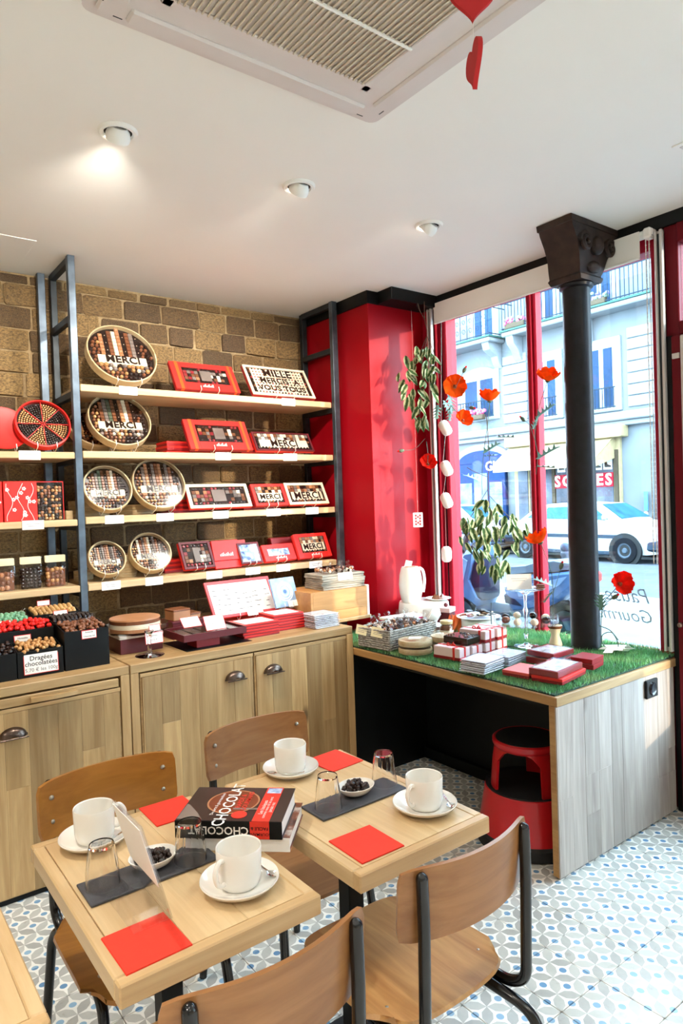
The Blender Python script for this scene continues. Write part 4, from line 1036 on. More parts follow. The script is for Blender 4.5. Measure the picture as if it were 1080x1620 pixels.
for k, (dx, dy, sz, lb) in enumerate(((-.03, 0, .055, 'tall brown nougat block on the maroon box'), (.048, .012, .028, 'thin brown nougat slab beside the tall block'))):
    n_ = thing('nougat', lb, 'nougat', (1.432+dx, 3.26+dy, ZW+.0905), (0,0,R(6)))
    put('block', MB().box(-.048 if k == 0 else -.03, .048 if k == 0 else .03, -.045, .045, 0, sz, .003), M['choc_l'], n_)
    put('chocolate_coat', MB().box(-.049 if k == 0 else -.031, .049 if k == 0 else .031, -.046, .046, sz-.012, sz+.001, .003), M['choc_m'], n_)
ts = thing('tray_stand', 'maroon tray on a red block, holding dark wrapped bars', 'tray', (1.435, 3.02, ZW))
put('block', MB().box(-.085, .035, -.085, .02, 0, .042, .002), M['redbox_d'], ts)
tr = MB(); 
tr.box(-.158, .158, -.115, .115, .042, .050, .002).box(-.158, .158, -.119, -.113, .042, .074, .001).box(-.158, .158, .113, .119, .042, .074, .001).box(-.162, -.156, -.119, .119, .042, .074, .001).box(.156, .162, -.119, .119, .042, .074, .001)
put('tray', tr, M['maroon'], ts)
for k in range(5):
    o = put('wrapped_bar', MB().box(-.027, .027, -.09, .09, 0, .016, .003), M['choc_d'], None, (1.435-.122+.061*k, 3.02, ZW+.0505), (0,0,R(random.uniform(-4,4))))
    tag(o, f'dark glossy wrapped bar lying in the maroon tray, {ORD[k] if k else "first"} from the left', 'chocolate bar', 'dark bars in the maroon tray')
label_card(1.375, 3.02, ZW+.085, .095, .065, (('Chocolat noir', .66, .010, 'ink_g'), ('les 100g', .36, .010, 'ink_g')), 'white label lying back on the maroon tray, rear one', 50)
label_card(1.455, 2.935, ZW+.072, .105, .075, (('Plaisir du palais', .70, .011, 'ink_g'), ('4.50 €', .44, .011, 'ink_g')), 'white label leaning over the front rim of the maroon tray', 30)
stack(5, 1.707, 3.030, ZW, .205, .165, .0135, 'red flat box in the left stack in front of the framed chart', 'red flat boxes stacked on the cabinet', top=M['card'])
stack(6, 1.905, 3.075, ZW, .185, .160, .0135, 'red flat box in the right stack in front of the framed chart', 'red flat boxes stacked on the cabinet', top=M['card'])
flat_box(1.790, 3.290, ZW, .42, .22, .035, 'long red flat box under the framed chart', 'long red box')
chp = thing('framed_chart', 'pink framed white chart of small drawings leaning on a wire easel', 'chart', (1.795, 3.25, ZW+.060), flat_tilt(32))
put('frame', MB().box(-.20, .20, 0, .016, 0, .012, .001).box(-.20, .20, .199, .215, 0, .012, .001).box(-.20, -.184, .016, .199, 0, .012, .001).box(.184, .20, .016, .199, 0, .012, .001), paint('pink_red_card', s(214, 70, 74), .45), chp)
put('sheet', MB().box(-.184, .184, .016, .199, .001, .008), M['card'], chp)
rg = random.Random(8); pr_ = MB()
for k in range(26):
    cx, cy = -.15+.06*(k % 6)+rg.uniform(-.01,.01), .045+.03*(k//6)+rg.uniform(-.006,.006); w_ = rg.uniform(.008,.022)
    pr_.box(cx-w_, cx+w_, cy-.002, cy+.0015, .008, .0084)
stuff(put('print', pr_, M['ink'], chp))
put('easel', MB().tube(fillet([(-.05,.11,-.03), (-.05,-.02,-.014), (-.05,-.006,.022), (-.05,.014,.024)], .008), .002, 6).tube(fillet([(.05,.11,-.03), (.05,-.02,-.014), (.05,-.006,.022), (.05,.014,.024)], .008), .002, 6).tube([(-.05,-.02,-.014), (.05,-.02,-.014)], .002, 6), M['wire'], chp)
put('price_card', MB().box(-.008, .090, -.014, .028, .024, .0254), M['card'], chp)
def pack_stack(n, x, y, z, w_, d_, h_, what, grp, rz=0):
    for k in range(n):
        pos = 'top one' if k == n-1 else ('bottom one' if k == 0 else ORD[k]+' from below')
        t_ = thing('clear_pack', f'{what}, {pos}', 'pack', (x+random.uniform(-.003,.003), y+random.uniform(-.003,.003), z+k*(h_+.0006)), (0,0,R(rz+random.uniform(-2,2))), grp)
        put('clear_case', MB().box(-w_/2, w_/2, -d_/2, d_/2, 0, h_, .001), M['acrylic'], t_)
        put('insert', MB().box(-w_/2+.006, w_/2-.006, -d_/2+.006, d_/2-.006, .0012, h_-.0025, .001), CHPK, t_)
t = NT('chocolate_insert'); nz = t.noise(t.coords(), 40, 3, .6)
CHPK = t.done(t.ramp(nz, [(.30, s(150, 132, 130)), (.38, s(210, 208, 216)), (.6, s(236, 238, 244))]), .3)
pack_stack(8, 2.075, 2.965, ZW, .165, .145, .0085, 'clear flat pack in the stack at the cabinet end', 'clear packs at the cabinet end')
pack_stack(7, 2.00, 3.22, ZW, .185, .15, .0085, 'clear flat pack in the stack under the blue tile box', 'clear packs under the blue box')
bb_ = thing('printed_box', 'square pale blue printed box with a round emblem, propped above clear packs', 'box', (2.015, 3.19, ZW+.085), flat_tilt(20, 6))
put('box', MB().box(-.083, .083, 0, .165, 0, .014, .001), paint('pale_blue_print', s(142, 172, 208), .35, var=.25, scale=30), bb_)
for rr in (.052, .040, .024): put('emblem_ring', MB().at((0, .085, .014)).lathe([(rr-.003, 0), (rr-.003, .0008), (rr+.003, .0008), (rr+.003, 0)], 32), M['card'], bb_)
put('emblem_disc', MB().at((0, .085, .014)).lathe([(0, .0006), (.012, .0006)], 20), paint('blue_ink', s(70, 100, 150), .5), bb_)
put('price_card', MB().box(.0, .07, -.004, .030, .017, .0184), M['card'], bb_); wire_stand(bb_, .03, .015)
# wooden crate with a stack of bagged slates of chocolate
cr = thing('wooden_crate', 'pine crate with a white end at the back corner of the cabinet', 'crate', (2.285, 3.19, ZW))
put('board', MB().box(-.19, .19, -.14, -.125, 0, .052, .001), M['crate'], cr); put('board', MB().box(-.19, .19, -.14, -.125, .053, .165, .001), M['crate'], cr)
put('board', MB().box(-.19, .19, .125, .14, 0, .165, .001), M['crate'], cr); put('top_board', MB().box(-.19, .19, -.125, .125, .15, .165, .001), M['crate'], cr)
put('end_board', MB().box(.19, .205, -.14, .14, 0, .172, .001), M['white'], cr); put('end_board', MB().box(-.205, -.19, -.14, .14, 0, .165, .001), M['crate'], cr)
t = NT('grey_slate_wood'); nz = t.noise(t.coords((3,3,60)), 3, 4, .6)
SLW = t.done(t.ramp(nz, [(.35, s(96, 88, 78)), (.65, s(186, 176, 158))]), .7)
for k in range(7):
    o = put('bark_tray', MB().box(-.145, .145, -.095, .095, 0, .0115, .002), SLW, None, (2.325+random.uniform(-.004,.004), 3.16+random.uniform(-.004,.004), ZW+.1655+k*.0122), (0,0,R(random.uniform(-3,3)-3)))
    tag(o, 'thin grey bark tray in the stack on the crate, ' + ('top one' if k == 6 else 'bottom one' if k == 0 else ORD[k]+' from below'), 'tray', 'bark trays stacked on the crate')
for k in range(6):
    mbg = MB(); rg = random.Random(k); x_ = 2.245+.078*(k % 3); y_ = 3.12+.075*(k//3)
    t_ = thing('candy_bag', f'crumpled clear candy bag on the bark trays, {["front left","front middle","front right","rear left","rear middle","rear right"][k]}', 'bag', (x_, y_, ZW+.2515), (0,0,R(rg.uniform(-30,30))), 'candy bags on the bark trays')
    for q in range(9): mbg.mat(rg.choice((0, 1, 5, 4, 2))).sph((rg.uniform(-.02,.02), rg.uniform(-.025,.025), rg.uniform(.008,.022)), .0085, 6, 4)
    stuff(put('chocolates', mbg, CH, t_))
    bgm = MB().sph((0,0,0), 1, 12, 8); bgm.v = [(x*.030*(1+rg.uniform(-.15,.15)), y*.036*(1+rg.uniform(-.15,.15)), max(0, .016+z*.020*(1+rg.uniform(-.25,.25)))) for x, y, z in bgm.v]
    bgm.tube([(0,.0,.032), (.004,.006,.046), (.012,.01,.055)], [.006,.009,.014], 7); put('clear_wrap', bgm, M['film'], t_, angle=20)
o = thing('label_card', 'white price card in front of the bagged candy on the crate', 'label', (2.33, 3.060, ZW+.215), (R(80),0,R(-2)))
put('card', MB().box(-.05, .05, 0, .042, 0, .001), M['card'], o)

# ================================================================== WINDOW DISPLAY
ZG = .733          # top of the grass pile
# woven basket with bagged sweets
t = NT('grey_wicker'); wv = t.noise(t.coords((30,30,140)), 2, 3, .5)
WK = t.done(t.ramp(wv, [(.35, s(84, 78, 70)), (.65, s(178, 172, 162))]), .75)
bk = thing('wicker_basket', 'grey wicker tray full of bagged sweets at the counter corner', 'basket', (2.395, 2.705, ZG), (0,0,R(6)))
bw, bd, bh = .185, .112, .10
for k in range(9):
    z0 = k*.0112
    put('weave', MB().tube(fillet([(-bw, -bd, z0+.006), (bw, -bd, z0+.006), (bw, bd, z0+.006), (-bw, bd, z0+.006), (-bw, -bd, z0+.006)], .012, 3), .0062, 6), WK, bk)
put('bottom', MB().box(-bw, bw, -bd, bd, 0, .006), WK, bk); put('lining', MB().box(-bw+.006, bw-.006, -bd+.006, bd-.006, .006, .070), M['choc_d'], bk)
rg = random.Random(21)
for k in range(15):
    x_ = -.145+.072*(k % 5)+rg.uniform(-.008,.008); y_ = -.07+.068*(k//5)
    p_ = bk.matrix_basis if False else Matrix.LocRotScale(Vector((2.395,2.705,ZG)), Euler((0,0,R(6))), Vector((1,1,1))) @ Vector((x_, y_, .0705))
    t_ = thing('candy_bag', f'knotted clear candy bag in the wicker tray, {["front","middle","rear"][k//5]} row, {["first","second","third","fourth","fifth"][k % 5]} from the left', 'bag', p_, (0,0,R(rg.uniform(-40,40))), 'candy bags in the wicker tray')
    mbg = MB()
    for q in range(9): mbg.mat(rg.choice((0, 0, 1, 5, 4, 2))).sph((rg.uniform(-.02,.02), rg.uniform(-.02,.02), rg.uniform(.009,.03)), rg.uniform(.007,.011), 6, 4)
    stuff(put('chocolates', mbg, CH, t_))
    bgm = MB().sph((0,0,0), 1, 12, 8); bgm.v = [(x*.034*(1+rg.uniform(-.15,.15)), y*.034*(1+rg.uniform(-.15,.15)), max(.001, .022+z*.026*(1+rg.uniform(-.25,.25)))) for x, y, z in bgm.v]
    put('clear_wrap', bgm, M['film'], t_, angle=20)
    put('knot', MB().tube([(0,0,.044), (.003,.003,.052), (.010,.006,.066), (.02,.01,.078)], [.008,.004,.011,.019], 8), M['film'], t_, angle=20)
for (lx, ly, rz_, lb) in ((2.192, 2.765, -82, 'cream label clipped to the left end of the wicker tray'), (2.205, 2.655, -80, 'cream label hanging at the front corner of the wicker tray')):
    o = thing('label_card', lb, 'label', (lx, ly, ZG+.062), (R(78), R(4), R(rz_)), 'cream labels on the wicker tray')
    put('card', MB().box(-.038, .038, 0, .050, 0, .0012), M['card_y'], o)
    put('print', MB().box(-.026, .026, .030, .032, .0012, .0015).box(-.022, .02, .022, .024, .0012, .0015).box(-.024, .022, .014, .016, .0012, .0015), M['ink_g'], o)
# bark-rimmed round boxes
def bark_round(x, y, z, Rr, h, label):
    t_ = thing('round_box', label, 'box', (x, y, z), (0,0,0), 'birch bark round boxes on the grass')
    put('bark_side', MB().lathe([(0,0),(Rr*.98,0),(Rr,.006),(Rr*1.01,h*.5),(Rr,h-.006),(Rr*.97,h),(Rr*.94,h),(0,h-.003)], 40), M['bark'], t_)
    put('film', MB().lathe([(Rr*1.012,h*.3),(Rr*1.02,h*.6),(Rr*.99,h+.004),(Rr*.6,h+.010),(0,h+.010)], 40), M['film'], t_)
    return t_
bark_round(2.305, 2.475, ZG, .085, .026, 'birch round box at the counter edge, lower one of the pair')
bark_round(2.305, 2.475, ZG+.038, .085, .026, 'birch round box at the counter edge, upper one with a white label')
o = put('label_card', MB().box(-.03, .03, -.02, .02, 0, .001), M['card'], None, (2.285, 2.455, ZG+.0755), (0,0,R(-50))); tag(o, 'white label lying on the upper birch round box', 'label')
bark_round(2.475, 2.435, ZG, .075, .026, 'birch round box behind the gifts, lower one'); bark_round(2.475, 2.435, ZG+.038, .075, .026, 'birch round box behind the gifts, upper one')
# ribboned gifts
PINKW = paint('pinkish_paper', s(236, 206, 206), .45, var=.06)
def gift(x, y, z, lx, ly, h, label, rz=8, bow=False, m_=None):
    t_ = thing('gift_parcel', label, 'gift', (x, y, z), (0,0,R(rz)), 'ribboned white gifts')
    put('parcel', MB().box(-lx/2, lx/2, -ly/2, ly/2, 0, h, .003), m_ or PINKW, t_)
    put('red_base', MB().box(-lx/2-.001, lx/2+.001, -ly/2-.001, ly/2+.001, 0, h*.28, .002), M['redbox_d'], t_)
    e = .0014
    put('ribbon', MB().box(-.006, .006, -ly/2-e, ly/2+e, .001, h+e), M['redbox'], t_)
    put('ribbon', MB().box(-lx/2-e, lx/2+e, -ly*.28-.006, -ly*.28+.006, .001, h+e), M['redbox'], t_)
    if bow:
        for a in (0, 2.1, 4.2): put('bow_loop', MB().tube(spline([(0,0,h), (.016*math.cos(a),.016*math.sin(a),h+.012), (.022*math.cos(a+.4),.022*math.sin(a+.4),h+.004), (0,0,h+.001)], 4), .003, 6), M['redbox'], t_)
    return t_
gift(2.340, 2.262, ZG, .085, .150, .058, 'ribboned white gift nearest the counter edge', bow=True)
gift(2.435, 2.268, ZG, .085, .150, .052, 'ribboned white gift second from the counter edge')
gift(2.530, 2.270, ZG, .085, .150, .052, 'ribboned white gift third from the counter edge, under a stacked one')
gift(2.625, 2.275, ZG, .085, .150, .052, 'ribboned white gift fourth from the counter edge, under a stacked one')
gift(2.530, 2.270, ZG+.055, .085, .150, .056, 'ribboned white gift stacked on top, nearer the counter edge', bow=True)
gift(2.625, 2.275, ZG+.055, .085, .150, .056, 'ribboned white gift stacked on top, nearer the window')
o = thing('chocolate_slab', 'dark chocolate slab with brown decoration lying on the white gifts', 'chocolate', (2.420, 2.270, ZG+.060), (0,0,R(8)))
put('slab', MB().box(-.055, .055, -.07, .07, 0, .034, .003), M['choc_d'], o); mb = MB(); rg = random.Random(2)
for k in range(30): mb.mat(rg.choice((0,1))).sph((rg.uniform(-.05,.05), rg.uniform(-.065,.065), .034), rg.uniform(.004,.007), 6, 4)
stuff(put('nut_topping', mb, CH, o))
# clear packs and red flat boxes at the front
pack_stack(6, 2.275, 2.015, ZG, .165, .135, .0085, 'clear flat pack in the front stack on the grass', 'clear packs on the grass', 8)
pack_stack(5, 2.455, 2.035, ZG, .165, .135, .0085, 'clear flat pack in the stack next to the gifts on the grass', 'clear packs on the grass', 8)
flat_box(2.345, 1.845, ZG, .150, .125, .024, 'small pinkish red flat box alone at the front of the grass', 'red flat boxes on the grass', paint('pale_red_card', s(226, 84, 76), .4), 8)
flat_box(2.400, 1.712, ZG, .225, .135, .024, 'red flat box at the counter corner, under a wrapped one', 'red flat boxes on the grass', None, 10)
def wrapped(x, y, z, w_, d_, h_, label, rz):
    t_ = thing('wrapped_box', label, 'box', (x, y, z), (0,0,R(rz)), 'red boxes in clear wrap')
    put('box', MB().box(-w_/2, w_/2, -d_/2, d_/2, 0, h_, .002), M['redbox_d'], t_); put('printed_sheet', MB().box(-w_/2+.012, w_/2-.012, -d_/2+.012, d_/2-.012, h_, h_+.001), CHPK, t_)
    put('clear_wrap', MB().box(-w_/2-.002, w_/2+.002, -d_/2-.002, d_/2+.002, -.0002, h_+.004, .003), M['film'], t_)
wrapped(2.395, 1.722, ZG+.0248, .215, .130, .026, 'red box in clear wrap at the counter corner, on a flat red box', 8)
wrapped(2.600, 1.895, ZG, .17, .15, .026, 'red box in clear wrap behind the front stack, lower one', 4); wrapped(2.605, 1.900, ZG+.033, .16, .14, .022, 'red box in clear wrap behind the front stack, upper one', 2)
flat_box(2.640, 1.735, ZG, .12, .10, .022, 'red flat box lying towards the column, lower one', 'red flat boxes on the grass', M['redbox_d'], 12); flat_box(2.640, 1.735, ZG+.0235, .118, .098, .022, 'red flat box lying towards the column, upper one', 'red flat boxes on the grass', M['redbox_d'], 9)
# white drum with thermos jug
dr = thing('white_drum', 'white round stand carrying the thermos jug in the window corner', 'stand', (2.885, 3.010, ZG))
put('drum', MB().lathe([(0,0),(.150,0),(.155,.01),(.155,.085),(.150,.128),(.145,.135),(0,.135)], 48), M['porcelain'], dr)
jug = thing('thermos_jug', 'white bulging thermos jug with a paper slip behind its rim', 'jug', (2.795, 3.025, ZG+.1355), (0,0,R(-40)))
put('body', MB().lathe([(0,0),(.050,0),(.058,.01),(.068,.06),(.071,.11),(.066,.165),(.056,.205),(.050,.215),(.046,.212),(.05,.19),(.0,.188)], 40), M['porcelain'], jug)
put('handle', MB().tube(spline([(.052,0,.205), (.075,0,.190), (.084,0,.13), (.074,0,.06)], 5), [.011]*3+[.009]*13, 10), M['porcelain'], jug)
put('lid', MB().lathe([(0,.196),(.045,.196),(.047,.208),(.03,.216),(0,.217)], 32), M['choc_l'], jug)
put('paper_slip', MB().at((-.02, .025, .19), (R(10), R(14), R(20))).box(-.022, .022, -.001, .001, 0, .062), M['card'], jug)
def plate(x, y, z, Rr, label):
    t_ = thing('plate', label, 'plate', (x, y, z)); put('dish', MB().lathe([(0,0),(Rr*.6,0),(Rr*.62,.003),(Rr,.012),(Rr,.014),(Rr*.6,.006),(0,.005)], 40), M['porcelain'], t_); return t_
plate(2.965, 2.965, ZG+.1355, .078, 'small white plate beside the thermos jug')
for k, (dx, dy, a) in enumerate(((-.02, -.02, 20), (.025, -.01, 80), (.0, .025, 140))):
    o = put('chocolate_pyramid', MB().at((0,0,0)).convex([(-.022,-.022,0),(.022,-.022,0),(.022,.022,0),(-.022,.022,0),(0,0,.030)], [(0,1,2,3),(0,1,4),(1,2,4),(2,3,4),(3,0,4)]), M['choc_m'], None, (2.965+dx, 2.965+dy, ZG+.1422), (0,0,R(a))); tag(o, f'little brown chocolate pyramid on the white plate, {["front","right","rear"][k]} one', 'chocolate', 'chocolate pyramids on the plate')
# patterned tin with leaning white bowl, spread jar, purple strip box
tn = thing('patterned_tin', 'white tin with a patterned band behind the jar', 'tin', (2.655, 2.700, ZG))
put('body', MB().lathe([(0,0),(.056,0),(.060,.006),(.060,.058),(.056,.062),(0,.062)], 40), M['porcelain'], tn); put('band', MB().lathe([(.0605,.040),(.0612,.041),(.0612,.056),(.0605,.057)], 40), paint('brown_pattern', s(128, 96, 84), .5, var=.7, scale=60), tn)
bo = thing('white_bowl', 'white bowl with patterned rim lying tilted on the tin', 'bowl', (2.655, 2.700, ZG+.062), (0, 0, 0))
m_ = MB().at((0, 0, .050), (R(-48), R(-40), 0)).lathe([(0,-.036),(.028,-.034),(.050,-.012),(.062,.012),(.058,.012),(.046,-.008),(0,-.026)], 36)
zmin = min(v[2] for v in m_.v); m_.v = [(x, y, z-zmin) for x, y, z in m_.v]; put('bowl', m_, M['porcelain'], bo)
m_ = MB().at((0, 0, .050-zmin), (R(-48), R(-40), 0)).lathe([(.0605,.003),(.0632,.004),(.0640,.011),(.0622,.0122)], 36); put('rim_band', m_, tn.children[1].data.materials[0], bo)
j = thing('spread_jar', 'small glass jar of chocolate spread with a gold lid', 'jar', (2.640, 2.585, ZG))
put('spread', MB().lathe([(0,.003),(.031,.003),(.033,.01),(.033,.066),(.028,.074),(0,.074)], 32), M['choc_m'], j); put('glass', MB().lathe([(0,0),(.034,0),(.036,.006),(.036,.068),(.030,.078),(.030,.084)], 32), M['film'], j)
put('lid', MB().lathe([(.0,.100),(.030,.100),(.034,.098),(.034,.082),(.030,.080)][::-1], 32), paint('gold_lid', s(224, 200, 150), .3, .4), j); put('label', MB().lathe([(.0365,.018),(.0370,.019),(.0370,.048),(.0365,.049)], 32), M['cream'], j)
for k, (x_, lab) in enumerate(((2.52, 'long purple printed box behind the wicker tray'),)):
    o = thing('printed_box', lab, 'box', (2.62, 2.925, ZG), (0,0,R(-4))); put('box', MB().box(-.12, .12, -.05, .05, 0, .088, .002), M['card'], o); put('purple_band', MB().box(-.1205, .1205, -.0508, .0508, .030, .075, .001), paint('purple_print', s(176, 30, 84), .4, var=.3, scale=30), o)
# white pedestal with plate of chocolate bark
pd = thing('white_pedestal', 'white round pedestal under the plate of chocolate bark', 'stand', (2.885, 2.575, ZG)); put('drum', MB().lathe([(0,0),(.092,0),(.096,.006),(.096,.070),(.090,.078),(0,.078)], 48), M['porcelain'], pd)
plate(2.885, 2.575, ZG+.0785, .122, 'white plate heaped with chocolate bark on the pedestal')
rg = random.Random(9)
for k in range(22):
    a = rg.uniform(0, 6.28); rr = .085*math.sqrt(rg.random()); n = rg.randint(4, 6)
    poly = [(rg.uniform(.018,.034)*math.cos(2*math.pi*q/n), rg.uniform(.014,.026)*math.sin(2*math.pi*q/n)) for q in range(n)]
    o = put('bark_shard', MB().prism(poly, 0, .005), CH[rg.choice((0,0,0,1,0,6,5))], None, (2.885+rr*math.cos(a), 2.575+rr*math.sin(a), ZG+.0925+.0048*(k//5)+.003), (R(rg.uniform(-14,14)), R(rg.uniform(-14,14)), rg.uniform(0,6.28)))
    tag(o, 'thin shard of chocolate bark heaped on the white plate', 'chocolate', 'chocolate bark shards on the plate')
# maroon boxes with finial and orange tulle behind
o = thing('maroon_box', 'tall maroon gift box with a small knob behind the jar', 'box', (2.86, 2.80, ZG), (0,0,R(20))); put('box', MB().box(-.04, .04, -.04, .04, 0, .105, .002), M['maroon'], o); put('lid', MB().box(-.042, .042, -.042, .042, .095, .122, .002), PINKW, o); put('knob', MB().sph((0,0,.134), .013, 10, 7), M['maroon'], o)
o = thing('tulle_bow', 'crumpled orange tulle bow beside the maroon box', 'bow', (2.800, 2.680, ZG)); rg = random.Random(4)
for k in range(7):
    a = k*.9; put('tulle_fold', MB().slab(lambda u, v, a=a: Vector((.01*math.cos(a)+(u)*.042*math.cos(a+v*1.6)*(1-.3*v), .01*math.sin(a)+(u)*.042*math.sin(a+v*1.6)*(1-.3*v), .012+.075*v+.012*math.sin(u*9+a))), 6, 5, .0008), paint('orange_tulle', s(246, 128, 66), .6), o)
o = flat_box(2.90, 2.44, ZG, .10, .05, .024, 'brown flat box beside the white pedestal', 'brown box', M['choc_l'], 20)
# two-tier glass stand
gs2 = thing('glass_cake_stand', 'two-tier glass cake stand with a blank card on its top plate', 'cake stand', (2.775, 2.165, ZG))
put('foot', MB().lathe([(0,.001),(.060,.001),(.062,.004),(.02,.010),(.009,.02),(.008,.05),(.013,.062),(.009,.075),(.009,.115),(0,.115)], 36), M['glass'], gs2)
put('lower_plate', MB().lathe([(0,.115),(.150,.118),(.158,.126),(.158,.155),(.155,.155),(.153,.128),(.146,.122),(0,.120)], 48), M['acrylic'], gs2)
put('stem', MB().lathe([(.010,.118),(.008,.15),(.014,.18),(.008,.2),(.009,.262),(.03,.276)], 24), M['glass'], gs2)
put('upper_plate', MB().lathe([(0,.276),(.05,.278),(.098,.290),(.102,.294),(.100,.297),(.05,.283),(0,.281)], 40), M['acrylic'], gs2)
o = thing('blank_card', 'white card standing on the top tier of the glass stand', 'card', (2.765, 2.190, ZG+.285), (R(84), 0, R(-40))); put('card', MB().box(-.062, .062, 0, .078, 0, .0012), M['card'], o)
put('print', MB().box(-.04, .04, .055, .0565, .0012, .0015).box(-.034, .03, .044, .0455, .0012, .0015), M['ink_g'], o)
rg = random.Random(6)
for k in range(3):
    o = put('chocolate_disc', MB().lathe([(0,0),(.02,0),(.022,.003),(.02,.006),(0,.006)], 20), M['choc_m'], None, (2.815+.018*k, 2.105+.01*k, ZG+.290+.0062*k), (R(4), 0, 0)); tag(o, f'mottled chocolate disc beside the blank card, {["lowest","middle","topmost"][k]} one', 'chocolate', 'chocolate discs on the top tier')
for k in range(8):
    a = .3+k*.78; o = put('truffle', MB().sph((0,0,.018), .019, 12, 8, (1.15,1,.95)), CH[(0,5,0,1,5,5,0,5)[k]], None, (2.775+.105*math.cos(a), 2.165+.105*math.sin(a), ZG+.1225), (0,0,a)); tag(o, f'{["dark","white","dark","brown","white","white","dark","white"][k]} egg-shaped truffle on the lower glass tier, {ORD[k] if k else "first"} round the stem', 'truffle', 'truffles on the glass stand')
vs2 = thing('small_vase', 'small cream hourglass vase with brown rim beside the column', 'vase', (2.868, 2.060, ZG)); put('body', MB().lathe([(0,0),(.030,0),(.034,.012),(.024,.045),(.020,.06),(.030,.095),(.034,.108),(.030,.108),(.0,.07)], 32), M['cream'], vs2); put('brown_rim', MB().lathe([(.0335,.094),(.0352,.097),(.0352,.107),(.030,.1085)], 32), M['choc_m'], vs2)
o = thing('ribbon_heap', 'pale crumpled wire and ribbon heap right of the column', 'ribbon', (2.985, 1.800, ZG)); 
for k in range(4):
    rg = random.Random(k); put('ribbon_loop', MB().slab(lambda u, v, k=k: Vector(((u-.5)*.16*math.cos(k*.8)-(v-.5)*.03, (u-.5)*.16*math.sin(k*.8)*.7+(v-.5)*.03, .004+.018*abs(math.sin(u*6+k)))), 10, 2, .001), M['card'], o)

# ---------------- hanging things
def leaf_mesh():
    def f(u, v):
        a = (u-.5)*2; wv = math.sin(math.pi*min(1, v*1.02)**.8)*(1-.25*v)
        return Vector((a*.0215*wv, -.003*abs(a)*wv*2-.014*v*v, -.088*v))
    return MB().slab(f, 6, 8, .0006)
t = NT('variegated_leaf'); tc = t.n('ShaderNodeTexCoord'); sx = t.n('ShaderNodeSeparateXYZ'); t.l(tc.outputs['Object'], sx.inputs[0])
ed = t.math('ADD', t.math('MULTIPLY', t.math('ABSOLUTE', sx.outputs[0]), 52.0), t.math('MULTIPLY', t.noise(t.coords(), 70, 3), .9))
lc = t.ramp(ed, [(.66, s(74, 104, 64)), (.84, s(140, 160, 100)), (1.0, s(232, 232, 190))]); oi = t.n('ShaderNodeObjectInfo')
lc = t.mix(t.math('MULTIPLY', oi.outputs['Random'], .35), lc, s(96, 120, 84)); LEAF = translucent(t, lc, .35)
LM = leaf_mesh().mesh('leaf', LEAF, 60)
STEM = paint('brown_stem', s(96, 74, 60), .6); GST = paint('green_stem', s(92, 112, 96), .5)
RV = Vector((.797, -.604, 0)); FV = Vector((.604, .797, 0))     # across / away as the shop visitor sees the display
def branch(name, label, base, stems, leaves, seed, size=1.0):
    t_ = thing(name, label, 'plant', base, group='variegated leaf branches'); rg = random.Random(seed)
    for st_ in stems: put('stem', MB().tube(spline([RV*a+FV*d+Vector((0,0,z_)) for a, z_, d in st_], 4), .0022, 6), STEM, t_)
    for a, z_, d in leaves:
        e = Euler((R(rg.uniform(-30,20)), R(rg.uniform(-38,38)), R(-37+rg.uniform(-55,55))))
        k = size*rg.uniform(.8, 1.2); obj('leaf', LM, t_, RV*a+FV*d+Vector((0,0,z_)), e, (k, k, k))
    return t_
rg = random.Random(12); lv = []
for k in range(62):
    v = rg.random(); hw = .05+.10*math.sin(math.pi*min(1, v*1.25)); lv.append((rg.uniform(-hw, hw*.75)-.02-.03*v, -.15-.46*v, rg.uniform(-.05,.05)))
branch('hanging_branch', 'variegated leaf branch hanging in front of the red wall', (2.945, 2.985, 2.58), [[(0,.11,0),(0,0,0),(.01,-.1,0),(-.03,-.3,0),(-.05,-.6,0)], [(.01,-.1,0),(-.06,-.25,.02),(-.12,-.32,.03)], [(.01,-.1,0),(.05,-.22,-.02),(.07,-.36,-.02)], [(0,0,0),(-.03,.06,0),(-.04,.1,0)]], lv, 1)
lv = []
for k in range(74):
    v = rg.random(); hw = .05+.15*math.sin(math.pi*min(1, v*1.05)); lv.append((rg.uniform(-hw, hw)+.02*v, -.12-.40*v, rg.uniform(-.06,.06)))
branch('hanging_branch', 'variegated leaf branch hanging in the window above the scooter', (2.98, 2.555, 1.60), [[(0,.35,0),(.01,.1,0),(0,0,0),(0,-.14,0),(.03,-.3,0),(.05,-.5,0)], [(0,-.06,0),(-.09,-.2,.01),(-.16,-.3,.02)], [(0,-.1,0),(.08,-.2,-.02),(.16,-.28,-.03)], [(0,0,0),(-.07,.03,0),(-.12,.06,0)]], lv, 2)
